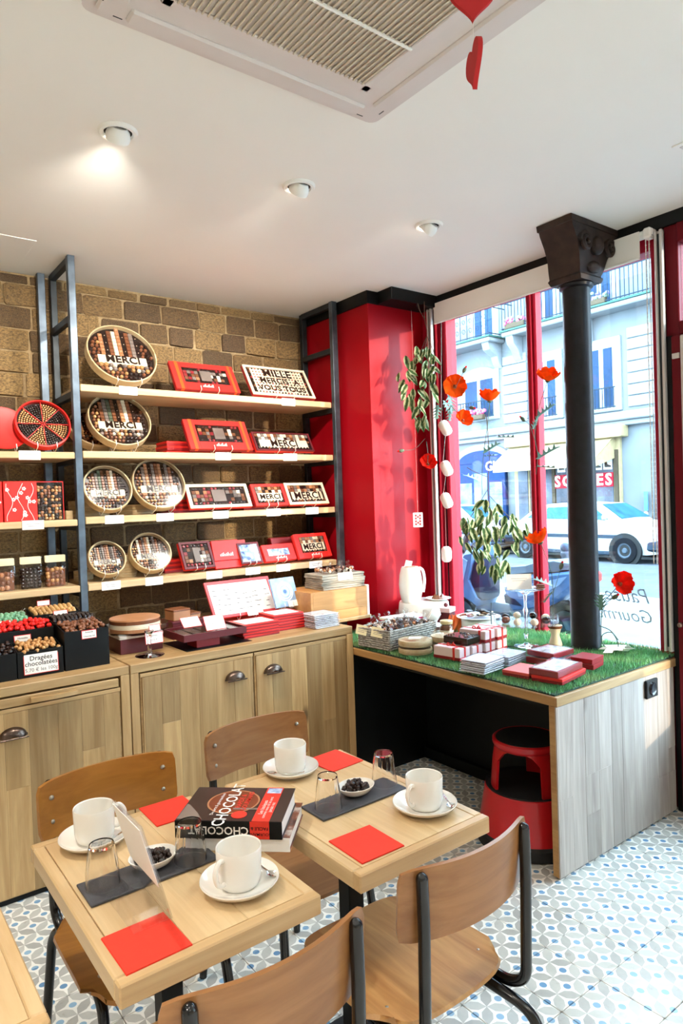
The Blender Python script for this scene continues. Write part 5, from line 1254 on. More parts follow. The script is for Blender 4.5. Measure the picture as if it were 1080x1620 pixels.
# poppies
POR = petal_mat('orange_petal', s(250, 104, 30)); PRD = petal_mat('red_petal', s(236, 48, 34)); HEART = paint('orange_brown_heart', s(150, 70, 30), .6); CALYX = paint('grey_green_calyx', s(96, 108, 84), .6)
def poppy_flower(t_, at_, aim, r, m_, open_=.6):
    q = Vector(aim).to_track_quat('Z', 'Y').to_euler()
    for k in range(5):
        a0 = k*2*math.pi/5
        def f(u, v, a0=a0):
            a = a0+(u-.5)*1.9; rr = r*(.06+.98*v)*(1-.12*abs(2*u-1)**3+.05*math.sin(u*19+a0*3)*v)
            cup = (1-open_)*1.5+.28; zz = r*cup*v**1.6*(.75+.25*(k % 2))+.10*r*math.sin(u*17+a0*2)*v*v
            sh = (.42+.58*open_); return Vector((rr*math.cos(a)*(1-(1-sh)*v), rr*math.sin(a)*(1-(1-sh)*v), zz+.03*r*(k % 2)))
        put('petal', MB().slab(f, 8, 6, .0006), m_, t_, at_, q, 60)
    put('flower_heart', MB().sph((0,0,r*.12), r*.15, 10, 6, (1,1,.8)), HEART, t_, at_, q)
    put('calyx', MB().sph((0,0,-r*.02), r*.2, 10, 6, (1,1,.7)), CALYX, t_, at_, q)
def poppy(label, base, stem, aim, r, m_, open_, bud=None, leaves=(), red=False):
    t_ = thing('poppy', label, 'flower', base, group='artificial poppies')
    pts = [Vector(p)-Vector(base) for p in stem]; put('stem', MB().tube(spline(pts, 5), .0020, 6), GST, t_)
    poppy_flower(t_, pts[-1], aim, r, m_, open_)
    if bud:
        bp = [Vector(p)-Vector(base) for p in bud]; put('bud_stem', MB().tube(spline(bp, 5), .0016, 6), GST, t_)
        d = (bp[-1]-bp[-2]).normalized().to_track_quat('Z', 'Y').to_euler(); put('bud', MB().at((0,0,0)).sph((0,0,.012), .011, 10, 7, (1,1,1.7)), CALYX, t_, bp[-1], d); put('bud_tip', MB().sph((0,0,.031), .006, 8, 5, (1,1,1.4)), PRD, t_, bp[-1], d)
    for (p, aim2, L) in leaves:
        q = Vector(aim2).to_track_quat('Y', 'Z').to_euler(); lf = MB()
        for sgn in (-1, 1):
            for k in range(4): lf.slab(lambda u, v, sgn=sgn, k=k: Vector((sgn*v*L*.42*(1-.12*k), L*(.15+.2*k)+v*L*.26+(u-.5)*L*.20*(1-v), .1*L*v)), 2, 3, .0006)
        lf.slab(lambda u, v: Vector(((u-.5)*L*.2, v*L, .03*L*math.sin(v*3))), 2, 4, .0006)
        put('leaf', lf, paint('poppy_leaf', s(104, 140, 122), .5) if 'poppy_leaf' not in bpy.data.materials else bpy.data.materials['poppy_leaf'], t_, Vector(p)-Vector(base), q, 60)
    return t_
TC = Vector((-.6, -.75, .1))
poppy('wide open orange poppy beside the hanging branch, facing the room', (3.0, 2.93, 2.02), [(3.0, 2.93, 2.02), (3.0, 2.87, 2.09), (3.0, 2.808, 2.150)], TC, .068, POR, 1.0, [(3.0, 2.86, 2.09), (3.0, 2.78, 2.17), (3.0, 2.735, 2.225)], [((3.0, 2.90, 2.08), (0,-.5,-1), .10), ((3.0, 2.86, 2.11), (0,-.2,-1), .11), ((3.0, 2.95, 2.06), (.2,.4,-1), .09)])
poppy('drooping orange poppy above the white capsules', (3.0, 2.86, 2.06), [(3.0, 2.86, 2.06), (3.0, 2.80, 2.0), (3.0, 2.755, 1.94)], (-.2, -.75, .45), .062, POR, .75, [(3.0, 2.80, 2.0), (3.0, 2.74, 2.02), (3.0, 2.69, 2.01)], [((3.0, 2.84, 2.04), (0,.2,-1), .09)])
poppy('orange poppy seen from the side on a thin upright stem in the window', (3.0, 2.62, 1.50), [(3.0, 2.62, 1.50), (3.0, 2.62, 1.60), (3.0, 2.60, 1.74), (3.0, 2.565, 1.90), (3.0, 2.545, 2.03)], (-.10, -.1, 1), .072, POR, .62, None, [((3.0, 2.60, 1.74), (0,-.9,.35), .13), ((3.0, 2.50, 1.82), (0,-1,-.1), .14), ((3.0, 2.60, 1.72), (0,-.7,0), .09), ((3.0, 2.63, 1.58), (0,.9,.3), .13)])
poppy('red poppy hanging below the branch on the red wall', (2.95, 3.01, 1.84), [(2.95, 3.01, 1.84), (2.95, 3.0, 1.77), (2.95, 3.005, 1.70)], (-.3, -.5, .35), .060, PRD, .75, [(2.95, 3.02, 1.86), (2.90, 3.06, 1.80), (2.83, 3.09, 1.79)])
poppy('orange poppy high beside the window mullion', (2.99, 2.24, 1.60), [(2.99, 2.24, 1.60), (2.99, 2.225, 1.70), (2.99, 2.24, 1.80), (2.99, 2.215, 1.93), (2.99, 2.15, 2.08)], (-.25, -.35, .9), .070, POR, .68, [(2.99, 2.24, 1.78), (2.99, 2.27, 1.86), (2.99, 2.305, 1.892)], [((2.99, 2.22, 1.90), (0,-.9,.45), .12), ((2.99, 2.23, 1.68), (0,-.9,.35), .15), ((2.99, 2.24, 1.64), (0,-.9,-.1), .14), ((2.99, 2.25, 1.84), (0,-.4,.7), .07)])
poppy('orange poppy in front of the mullion at scooter height', (2.88, 2.085, ZG), [(2.88, 2.085, ZG), (2.87, 2.075, .85), (2.90, 2.09, .97), (2.92, 2.11, 1.09), (2.93, 2.15, 1.18), (2.94, 2.185, 1.245)], (-.3, .3, .8), .070, POR, .66, [(2.90, 2.09, .99), (2.91, 2.07, 1.06), (2.92, 2.055, 1.12)], [((2.91, 2.10, 1.03), (0,.9,.2), .12), ((2.91, 2.10, 1.0), (0,.5,-.6), .08)])
poppy('red poppy bending to the right of the column', (2.99, 1.885, ZG), [(2.99, 1.885, ZG), (2.99, 1.883, .86), (2.99, 1.868, .955), (2.99, 1.835, .995), (2.99, 1.780, 1.055)], (-.45, -.75, .25), .064, PRD, .72, [(2.99, 1.883, .885), (2.99, 1.855, .955), (2.99, 1.815, .985)], [((2.99, 1.882, .92), (-.3,-.2,.8), .09)])
# coiled wires by the column
o = thing('coiled_wire', 'grey green wire stem looping on the grass right of the column', 'wire', (2.97, 1.83, ZG)); put('wire', MB().tube(spline([(0,.055,.115), (.02,.0,.09), (.02,-.035,.03), (0,-.02,.0035), (-.02,.02,.03), (0,.035,.07), (.02,0,.085), (.03,-.03,.05)], 7), .0024, 6), GST, o)
o = thing('coiled_wire', 'dark wire stem curling on the grass between gifts and glass stand', 'wire', (2.72, 2.32, ZG)); put('wire', MB().tube(spline([(.05,.06,.20), (.01,.03,.12), (-.01,.0,.05), (-.02,-.05,.004), (.0,-.12,.003), (.03,-.17,.003)], 7), .0026, 6), paint('dark_wire', s(52, 66, 70), .5), o)
# garland of white capsules
for k, (yy, zz, tl) in enumerate(((2.954, 1.922, 24), (2.954, 1.673, 20), (2.962, 1.474, 18), (2.977, 1.14, 0))):
    o = thing('white_capsule', 'white foam capsule on the thread by the window jamb, '+['uppermost','second from top','third from top','lowest'][k], 'ornament', (3.06, yy, zz), Matrix.Rotation(R(-tl*1.2), 3, FV).to_euler(), 'white foam capsules')
    put('capsule', MB().lathe([(0,-.050),(.016,-.048),(.028,-.038),(.0325,-.024),(.0325,.024),(.028,.038),(.016,.048),(0,.050)], 28), M['card'], o)
    put('thread', MB().tube([(0,0,.048), Matrix.Rotation(R(tl*1.2), 3, FV) @ Vector((0, 0, (.73,.20,.15,.285)[k]))], .0006, 4), M['card'], o)
# ten of diamonds
o = thing('playing_card', 'playing card with ten red diamonds hanging before the red wall', 'playing card', (2.93, 3.085, 1.36), (0, 0, R(-38)))
put('card', MB().at((0,0,0), (R(90),0,0)).prism(rrect(.062, .092, .005), -.0004, .0004), M['card'], o)
for sx_ in (-.013, .013):
    for k in range(4):
        zz = -.027+.018*k; put('diamond', MB().at((sx_, -.0005, zz), (R(90),0,0)).prism([(.0065,0),(0,.0075),(-.0065,0),(0,-.0075)], -.0001, .0004), M['redbox'], o)
for zz in (-.018, .018): put('diamond', MB().at((0, -.0005, zz), (R(90),0,0)).prism([(.0065,0),(0,.0075),(-.0065,0),(0,-.0075)], -.0001, .0004), M['redbox'], o)
put('thread', MB().tube([(0,0,.046), (0,0,1.30)], .0005, 4), M['card'], o)

# ================================================================== ON THE TABLES
ZT = .7202
CUPM = MB().lathe([(0,.003),(.030,.003),(.032,0),(.036,0),(.0415,.006),(.0445,.02),(.0465,.076),(.0455,.078),(.0438,.076),(.0418,.022),(.036,.009),(0,.008)], 48).mesh('cup', M['porcelain'])
HNDM = MB().tube(spline([(.0445,0,.066), (.058,0,.068), (.069,0,.052), (.066,0,.032), (.054,0,.020), (.0430,0,.020)], 5), [.0048]*26, 10).mesh('handle', M['porcelain'])
SAUM = MB().lathe([(0,.002),(.045,.002),(.047,0),(.052,0),(.055,.003),(.074,.011),(.0805,.019),(.0795,.0215),(.073,.016),(.050,.008),(.040,.006),(0,.006)], 64).mesh('saucer', M['porcelain'])
def cup_set(x, y, hrot, srot, place, sp=(.06, 0)):
    o = obj('saucer', SAUM, None, (x, y, ZT)); tag(o, 'white saucer '+place, 'saucer', 'white saucers')
    c = thing('coffee_cup', 'empty white cup on the saucer '+place, 'cup', (x, y, ZT+.0062), (0,0,R(hrot)), 'white cups'); obj('bowl', CUPM, c); obj('handle', HNDM, c)
    q = R(srot); t_ = thing('teaspoon', 'steel teaspoon on the saucer '+place, 'spoon', (x+.056*math.cos(q), y+.056*math.sin(q), ZT+.017), (0,0,q), 'steel teaspoons')
    put('spoon_bowl', MB().slab(lambda u, v: Vector(((u-.5)*2*.0115*math.sin(math.pi*min(.98, .06+v*.94)), -.052+.034*v, .0008-.004*(1-(2*u-1)**2)*math.sin(math.pi*v))), 6, 8, .0008), M['chrome'], t_)
    put('spoon_handle', MB().slab(lambda u, v: Vector(((u-.5)*(.004+.004*v*v), -.019+.082*v, .0006+.012*v*v)), 2, 8, .0012), M['chrome'], t_)
cup_set(.472, 1.622, -8, -75, 'at the rear of the left table')
cup_set(.642, 1.234, 200, 5, 'at the front of the left table')
cup_set(1.038, 1.655, 20, 215, 'at the rear of the right table')
cup_set(1.166, 1.236, 190, -25, 'at the front of the right table')
def tumbler(x, y, label):
    n = 48; prof = [(.0355,.0),(.0345,.004),(.033,.03),(.0295,.06),(.0262,.080),(.0245,.086),(.0,.086),(.0,.080),(.0238,.080),(.0272,.06),(.0310,.03),(.0335,.002)]
    vs_ = []; rows = []
    for r_, z_ in prof:
        fl = 1.0
        row_ = []
        for i in range(n):
            a = 2*math.pi*i/n; rr = r_*(1-(.035*abs(math.sin(a*6)) if .012 < z_ < .082 and r_ > .0255 else 0)); row_.append((rr*math.cos(a), rr*math.sin(a), z_))
        rows.append(row_)
    for rw in rows: vs_ += rw
    fs_ = []; m = len(prof)
    for k in range(m):
        for i in range(n):
            i2 = (i+1) % n; k2 = (k+1) % m; fs_.append((k*n+i, k*n+i2, k2*n+i2, k2*n+i))
    o = put('tumbler', MB().add(vs_, fs_), M['tumbler'], None, (x, y, ZT+.0056), (0,0,random.uniform(0,1)), 25); bm = bmesh.new(); bm.from_mesh(o.data); bmesh.ops.remove_doubles(bm, verts=bm.verts, dist=1e-6); bmesh.ops.recalc_face_normals(bm, faces=bm.faces); bm.to_mesh(o.data); bm.free(); tag(o, label, 'glass', 'upturned glass tumblers')
def place_setting(sx, sy, which):
    o = put('slate_board', MB().box(-.138, .138, -.049, .049, 0, .0055, .0012), M['slate'], None, (sx, sy, ZT)); o.data.vertices.foreach_get; tag(o, f'dark slate board on the {which} table', 'slate', 'slate boards')
    o = put('small_dish', MB().lathe([(0,0),(.017,0),(.030,.008),(.038,.020),(.0385,.0225),(.0365,.0225),(.028,.011),(.015,.004),(0,.004)], 40), M['porcelain'], None, (sx+.012, sy+.012, ZT+.0056)); o.scale = (1.35, 1.12, 1.1); tag(o, f'small oval white dish of chocolate beans on the {which} table', 'dish', 'small white dishes')
    bmh = MB().sph((0,0,0), 1, 8, 6).mesh('chocolate_bean', M['choc_d']); rg = random.Random(which)
    for k in range(54):
        lay = 0 if k < 26 else (1 if k < 44 else 2); rr = (.031, .026, .014)[lay]*math.sqrt(rg.random()); a = rg.uniform(0, 6.28)
        o = obj('chocolate_bean', bmh, None, (sx+.012+rr*math.cos(a)*1.15, sy+.012+rr*math.sin(a)*.95, ZT+.0056+.013+.008*lay+.006*(rr/.031)**2), (rg.uniform(0,6),rg.uniform(0,6),rg.uniform(0,6)), (.0078,.0066,.0056)); tag(o, f'glossy dark chocolate bean heaped in the dish on the {which} table', 'chocolate bean', f'chocolate beans on the {which} table')
place_setting(.520, 1.405, 'left'); place_setting(1.070, 1.395, 'right')
tumbler(.424, 1.415, 'upturned glass tumbler at the left end of the left slate'); tumbler(.604, 1.384, 'upturned glass tumbler at the right end of the left slate, before the books')
tumbler(.976, 1.385, 'upturned glass tumbler at the left end of the right slate'); tumbler(1.178, 1.405, 'upturned glass tumbler at the right end of the right slate')
for (x, y, rz_, lab) in ((.427, 1.186, 1, 'red folded napkin under the acrylic menu foot, front of the left table'), (.672, 1.655, -1, 'red folded napkin half under the books, rear of the left table'), (.944, 1.197, -1, 'red folded napkin at the front left corner of the right table'), (1.183, 1.640, 4, 'red folded napkin behind the cup at the rear of the right table')):
    t_ = thing('napkin', lab, 'napkin', (x, y, ZT-.0002), (0,0,R(rz_)), 'red paper napkins')
    put('lower_fold', MB().box(-.060, .060, -.063, .063, 0, .0012, .0003), M['napkin'], t_); put('upper_fold', MB().box(-.0595, .0595, -.0628, .0628, .0014, .0028, .0004), M['napkin'], t_)
# acrylic menu holder
mh = thing('menu_holder', 'clear acrylic menu holder leaning on the left table', 'menu holder', (.49, 1.297, ZT+.003))
lean = Vector((-.052, 0, .190))
put('upright_sheet', MB().slab(lambda u, v: Vector((0,-.080,0))+lean*v+Vector((0,.160*u,0)), 1, 1, .003), M['acrylic'], mh)
put('foot_sheet', MB().box(-.075, .0, -.080, .080, 0, .0028, .0008), M['acrylic'], mh)
put('white_sheet', MB().slab(lambda u, v: Vector((-.004,-.074,.0))+lean*(.34+v*.62)+Vector((0,.148*u,0)), 1, 1, .0012), M['card'], mh)  # plain white sheet over the upper part of the acrylic
# books
def book(z0, c, ang, L, W, th, name, label, cover, spine_col, extra):
    """L along the spine, W across; spine on the -Y side"""
    t_ = thing('book', label, 'book', (c[0], c[1], z0), (0,0,R(ang)), 'books lying across the two tables')
    put('pages', MB().box(-L/2+.003, L/2-.003, -W/2+.004, W/2-.003, .002, th-.002, .0005), M['card'], t_)
    put('front_cover', MB().box(-L/2, L/2, -W/2, W/2, th-.0022, th, .0004), cover, t_); put('back_cover', MB().box(-L/2, L/2, -W/2, W/2, 0, .0022, .0004), cover, t_)
    put('spine', MB().box(-L/2, L/2, -W/2-.001, -W/2+.0022, 0, th, .0006), spine_col, t_); return t_
DKC = paint('dark_cover', s(40, 30, 28), .3, var=.3, scale=12); t = NT('chocolate_photo'); nz = t.noise(t.coords(), 16, 4, .6)
COV2 = t.done(t.ramp(nz, [(.35, s(60, 34, 26)), (.55, s(136, 74, 44)), (.7, s(226, 216, 204))]), .3)
b1 = book(ZT+.0002, (.762, 1.428), -43.3, .243, .178, .031, 'b', 'lower book with pale cover under the chocolate cookbook', COV2, M['card'], 0); 
b1.location.x += .004
b2 = book(ZT+.0316, (.748, 1.432), -43.3, .245, .176, .040, 'b', 'upper book reading CHOCOLAT with dark cover and red band', DKC, M['black'], 0)
BT = .0402
bowlp = put('cover_pan', MB().at((-.012, .008, BT)).lathe([(0,.0004),(.058,.0004),(.058,0)], 40), paint('melted_chocolate', s(122, 58, 30), .25, var=.25, scale=14), b2)
put('cover_pan_rim', MB().at((-.012, .008, BT)).lathe([(.058,0),(.058,.0006),(.062,.0006),(.062,0)], 40), M['choc_l'], b2)
put('cover_spoon', MB().box(-.004, .08, -.032, -.024, BT, BT+.0007), M['choc_p'], b2)
put('cover_pale_corner', MB().at((-.112, -.062, BT)).prism([(-.008,-.02),(.05,-.02),(.03,.012),(.0,.05),(-.008,.055)], 0, .0005), M['choc_p'], b2)
put('red_band', MB().box(.054, .094, -.0885, .0875, BT, BT+.0008), M['napkin'], b2)
put('red_band_spine', MB().box(.050, .094, -.0895, -.0885, .001, BT-.0005), M['napkin'], b2)
put('band_photo', MB().box(.058, .092, .055, .083, BT+.0008, BT+.0012), PHOTO, b2)
def flat_text(body, x, y, sz, rz_, m_, bold=0): return obj('lettering', text_mesh(body, m_, sz, sz*bold, 0), b2, (x, y, BT+.0012), (0,0,R(rz_)))
flat_text('CHOCOLAT', -.018, -.004, .040, 90, M['card'], .012); flat_text('Desserts & gourmandises', -.046, -.006, .011, 90, M['card'])
flat_text('RAPIDE &', .006, .01, .017, 90, M['napkin'], .01); flat_text('GOURMAND', .022, .012, .017, 90, M['napkin'], .01)
flat_text('Les basiques', .066, -.02, .014, 90, M['card']); flat_text('comme vous ne les avez', .076, -.02, .011, 90, M['card']); flat_text('jamais vus', .086, -.02, .012, 90, M['card'])
put('price_dot', MB().at((.018, -.058, BT)).lathe([(0,.0009),(.018,.0009),(.018,0)], 24), M['napkin'], b2)
for body, x, sz, m_ in (('CHOCOLAT', -.022, .025, M['card']), ('FACILE &', .072, .010, M['black']), ('evolutions', -.10, .010, M['card'])):
    obj('lettering', text_mesh(body, m_, sz, sz*.015, 0), b2, (x, -.0900, .020 if sz > .02 else .025), (R(90), R(180), 0))
obj('lettering', text_mesh('GOURMAND', M['black'], .0095, .0001, 0), b2, (.072, -.0900, .012), (R(90), R(180), 0))
# hidden far side legs etc. need nothing more

# ================================================================== STREET
ZS, ZR = -.08, -.14
indoor_paint = paint
def paint(name, c, rough=.6, metal=0, spec=.07, var=.12, scale=8, bump=0): return indoor_paint(name, c, rough, metal, spec, var, scale, bump)
STONE = paint('pale_limestone', s(100, 106, 110), .85, var=.10, scale=1.2, bump=.1)
STONE2 = paint('limestone_trim', s(118, 124, 128), .85, var=.08, scale=2)
ASPH = paint('asphalt', s(74, 80, 88), .85, var=.12, scale=3, bump=.2)
PAVE = paint('pavement_concrete', s(96, 100, 104), .85, var=.08, scale=2)
struct(put('pavement', MB().box(3.35, 9.4, -14, 34, ZS-.2, ZS).box(15.4, 17.2, -14, 34, ZS-.2, ZS), PAVE))
struct(put('road', MB().box(9.4, 15.4, -14, 34, ZR-.2, ZR), ASPH))
for k, xx in ((0, 9.4), (1, 15.25)): struct(put(f'trim_{k+2}', MB().box(xx, xx+.15, -14, 34, ZR-.1, ZS+.002, .01), STONE2))
# shop's own street front above and beside (keeps the sky from shining in from behind)
SF = struct(put('wall_street_front', MB().box(3.14, 3.30, 3.19, 9, -.2, 6).box(3.14, 3.34, -9, 3.19, ZC, 6).box(3.14, 3.30, -9, -3.0, -.2, ZC), STONE))
WGL = paint('dark_window_glass', s(26, 50, 78), .35, var=.25, scale=.8)
WFR = paint('white_window_frame', s(140, 148, 152), .5)
RAIL = paint('painted_iron_rail', s(30, 44, 58), .5)
bdg = thing('building', 'pale stone apartment building with balconies across the street', 'building', (17.0, 12.0, ZS))
def bp(name, x0, x1, y0, y1, z0, z1, m_, par=None, c=0): return put(name, MB().box(x0-17, x1-17, y0-12, y1-12, z0-ZS, z1-ZS, c), m_, par or bdg)
bp('wall', 17.0, 19, -6, 30, ZS, 10.4, STONE)
bp('cornice', 16.72, 17.02, -6, 30, 3.36, 3.58, STONE2, None, .03); bp('cornice', 16.84, 17.02, -6, 30, 3.22, 3.36, STONE2, None, .02)
def fwin(y0, y1, z0, z1, arch=False, leafs=2, rail=True, shutters=False):
    w_ = bp('window', 16.93, 17.02, y0-.16, y1+.16, z0-.06, z1+.18, STONE2, None, .02)
    ny = leafs
    bp('recess', 16.925, 16.935, y0, y1, z0, z1, WFR, w_)
    for k in range(ny):
        a = y0+(y1-y0)*k/ny+.07; b = y0+(y1-y0)*(k+1)/ny-.07
        bp('pane', 16.912, 16.928, a, b, z0+.08, z1-.10, WGL, w_)
    if arch: put('arch_head', MB().at((-.09, (y0+y1)/2-12, z1-ZS), (R(90), 0, R(90))).prism([((y1-y0)*.56*math.cos(R(a)), .30*math.sin(R(a))) for a in range(0, 181, 15)], 0, .09), WFR, w_)
    if rail:
        rm = MB()
        for k in range(int((y1-y0+.2)/.11)): rm.cyl((-.30, y0-.08+.11*k-12, z0-ZS), (-.30, y0-.08+.11*k-12, z0+.55-ZS), .012, n=5)
        for zz in (.03, .55): rm.box(-.32, -.28, y0-.12-12, y1+.12-12, z0+zz-.015-ZS, z0+zz+.015-ZS)
        put('window_rail', rm, RAIL, w_)
    if shutters:
        for a, b in ((y0-.52, y0-.18), (y1+.18, y1+.52)): bp('shutter', 16.90, 16.95, a, b, z0, z1, paint('blue_shutter', s(50, 80, 108), .6) if 'blue_shutter' not in bpy.data.materials else bpy.data.materials['blue_shutter'], w_)
for (a, b) in ((14.15, 15.45),): fwin(a, b, 3.95, 5.30, True)
for (a, b) in ((11.85, 12.65), (10.05, 10.85), (7.6, 8.4), (5.4, 6.2), (3.2, 4.0), (1.0, 1.8), (17.4, 18.6), (20.2, 21.2)): fwin(a, b, 3.70, 5.45)
for (a, b) in ((14.1, 14.95), (11.85, 12.65), (10.05, 10.85), (7.6, 8.4), (5.4, 6.2), (17.4, 18.4)): fwin(a, b, 6.40, 8.7, rail=False)
# balconies
def balcony(y0, y1, dx, z0, ornate):
    b_ = bp('balcony', 17-dx, 17.0, y0, y1, z0, z0+.14, STONE2, None, .03)
    bp('balcony_edge', 17-dx-.04, 17.0, y0-.04, y1+.04, z0+.13, z0+.18, paint('verdigris_edge', s(52, 84, 78), .7) if 'verdigris_edge' not in bpy.data.materials else bpy.data.materials['verdigris_edge'], b_)
    n = max(2, round((y1-y0)/1.7))
    for k in range(n):
        yy = y0+.25+(y1-y0-.5)*k/(n-1)
        put('corbel', MB().at((-.02, yy-12, z0-ZS), (R(90), 0, 0)).prism([(0, 0), (0, -.75), (-.12, -.62), (-.22, -.40), (-dx*.75, -.22), (-dx*.85, 0)], -.13, .13), STONE2, b_)
    rm = MB(); zr = z0+.18-ZS; X = -dx+.03
    for zz in (.06, .80, .86): rm.box(X-.015, X+.015, y0-12, y1-12, zr+zz-.012, zr+zz+.012)
    for yy in (y0, y1):
        for zz in (.06, .86): rm.box(X, 0, yy-12-.012, yy-12+.012, zr+zz-.012, zr+zz+.012)
    yy = y0+.06
    while yy < y1:
        rm.box(X-.008, X+.008, yy-12-.008, yy-12+.008, zr, zr+.86)
        if ornate:
            for (cz, rr) in ((.28, .10), (.58, .09)):
                rm.tube([(X, yy+.14-12+rr*math.cos(a*.7)*(1-a/14), zr+cz+rr*math.sin(a*.7)*(1-a/14)) for a in range(12)], .010, 4)
            yy += .28
        else: yy += .12
    put('railing', rm, RAIL, b_)
balcony(13.75, 16.4, .75, 6.20, True); balcony(8.2, 13.45, .55, 6.25, False); balcony(16.9, 19.2, .75, 6.20, True)
# rusticated courses between the first floor windows
for (a, b) in ((8.75, 9.72), (12.95, 13.85)):
    for k in range(7): bp('stone_course', 16.95, 17.01, a, b, 3.70+k*.30, 3.97+k*.30, STONE2, None, .015)
for yy, lb in ((12.62, 'pink'), (9.4, 'pink')):
    pass
# shop with cream awning
CRM = paint('cream_paint', s(150, 136, 104), .6); BRN = paint('brown_wood_frame', s(70, 62, 50), .6); PNK = paint('sale_red', s(160, 22, 44), .5)
bp('shop_fascia', 16.62, 17.0, 9.75, 13.60, 2.92, 3.24, CRM, None, .02)
aw = thing('awning', 'cream fabric awning over the shoe shop across the street', 'awning', (16.95, 11.8, 2.9))
put('canopy', MB().slab(lambda u, v: Vector((-.95*v, -1.72+3.44*u, .12-.62*v)), 1, 1, .02), CRM, aw)
put('valance', MB().box(-.965, -.945, -1.72, 1.72, -.74, -.50), CRM, aw)
for sy in (-1.72, 1.70): put('awning_cheek', MB().at((0, sy, 0), (R(90), 0, 0)).prism([(0,.12), (-.95,-.50), (-.95,-.74), (0,-.5)], -.02, .0), CRM, aw)
put('torn_flap', MB().at((-.97, -1.35, -.62), (0, R(8), R(6))).box(-.005, .005, -.25, .25, -.36, .06), paint('tan_canvas', s(206, 170, 110), .7), aw)
sf = bp('shop_window', 16.90, 17.0, 9.95, 13.45, ZS, 2.92, CRM)
for a, b in ((10.15, 10.72), (10.80, 11.95), (12.10, 12.70), (12.95, 13.30)): bp('display_pane', 16.88, 16.905, a, b, .35, 2.6, paint('display_interior', s(84, 90, 102), .4, var=.5, scale=1.5) if 'display_interior' not in bpy.data.materials else bpy.data.materials['display_interior'], sf)
for yy in (10.05, 10.76, 12.02, 12.80): bp('frame_post', 16.84, 16.92, yy-.05, yy+.05, ZS, 2.6, BRN, sf)
bp('sale_band', 16.85, 16.876, 10.14, 12.0, 1.62, 2.00, PNK, sf)
me = text_mesh('SOLDES', M['card'], .44, .012, .0, 'CENTER', 0, 1.25)
o = obj('lettering', me, sf); o.matrix_basis = Matrix(((0, 0, -1, 16.84-17), (-1, 0, 0, 11.07-12), (0, 1, 0, 1.80-ZS), (0, 0, 0, 1)))
for yy in (10.3, 10.6, 11.4, 11.75):
    put('shoe_poster', MB().at((16.868-17, yy-12, 2.22-ZS)).box(-.006, .006, -.13, .13, -.14, .16), M['card'], sf); put('shoe_print', MB().at((16.862-17, yy-12, 2.20-ZS), (R(90), 0, R(-90))).prism([(-.08,-.06),(.10,-.06),(.10,-.02),(.0,.02),(-.02,.1),(-.09,.1)], 0, .006), M['choc_d'], sf)
bp('street_door', 16.92, 17.0, 8.55, 9.05, ZS, 2.75, paint('dark_door', s(70, 66, 70), .5))
bp('street_plate', 16.9, 16.93, 9.22, 9.32, .95, 1.45, paint('blue_plate', s(70, 120, 180), .5))
# blue arched shop front
bs = bp('arched_shopfront', 16.86, 17.0, 13.78, 15.75, ZS, 2.55, paint('blue_paint', s(22, 46, 84), .5), None, .02)
put('arch_band', MB().at((-.14, 14.76-12, 2.52-ZS), (R(90), 0, R(90))).prism([(1.0*math.cos(R(a)), .42*math.sin(R(a))) for a in range(0, 181, 12)], 0, .14), bpy.data.materials['blue_paint'], bs)
put('arch_stone', MB().at((-.08, 14.76-12, 2.52-ZS), (R(90), 0, R(90))).prism([(1.22*math.cos(R(a)), .62*math.sin(R(a))) for a in range(0, 181, 12)], -.03, .06), STONE2, bs)
for k, (a, b, z0, z1) in enumerate(((13.90, 14.40, .5, 1.9), (14.50, 15.05, .5, 2.2), (15.15, 15.65, .5, 1.9))): bp('display_pane', 16.845, 16.862, a, b, z0, z1, paint('pale_display', s(96, 122, 150), .4, var=.5, scale=3) if 'pale_display' not in bpy.data.materials else bpy.data.materials['pale_display'], bs)
me = text_mesh('GI', M['card'], .42, .006, .0, 'CENTER', 0, 1.0); o = obj('lettering', me, bs); o.matrix_basis = Matrix(((0, 0, -1, 16.84-17), (-1, 0, 0, 14.35-12), (0, 1, 0, 2.40-ZS), (0, 0, 0, 1)))  # letters standing in for an iron scroll ornament
# flower pots on sills and balcony
for k, (x_, y_, z_, lab) in enumerate(((16.62, 14.7, 3.90, 'pink flowers on the first floor window rail across the street'), (16.52, 12.95, 6.44, 'pink flower pots on the balcony across the street'), (16.52, 10.35, 6.44, 'bluish flower pots on the balcony above the shoe shop'))):
    fp = thing('flower_pot', lab, 'plant', (x_, y_, z_)); put('planter', MB().box(-.09, .09, -.35, .35, 0, .16, .02), BRN, fp); mb = MB(); rg = random.Random(k)
    for q in range(40): mb.mat(rg.choice((0, 1, 1))).sph((rg.uniform(-.1,.1), rg.uniform(-.36,.36), rg.uniform(.15,.32)), rg.uniform(.03,.06), 6, 4)
    stuff(put('blossoms', mb, [GST, paint('pink_blossom', s(206, 90, 130), .6) if k < 2 else paint('violet_blossom', s(120, 110, 170), .6)], fp))

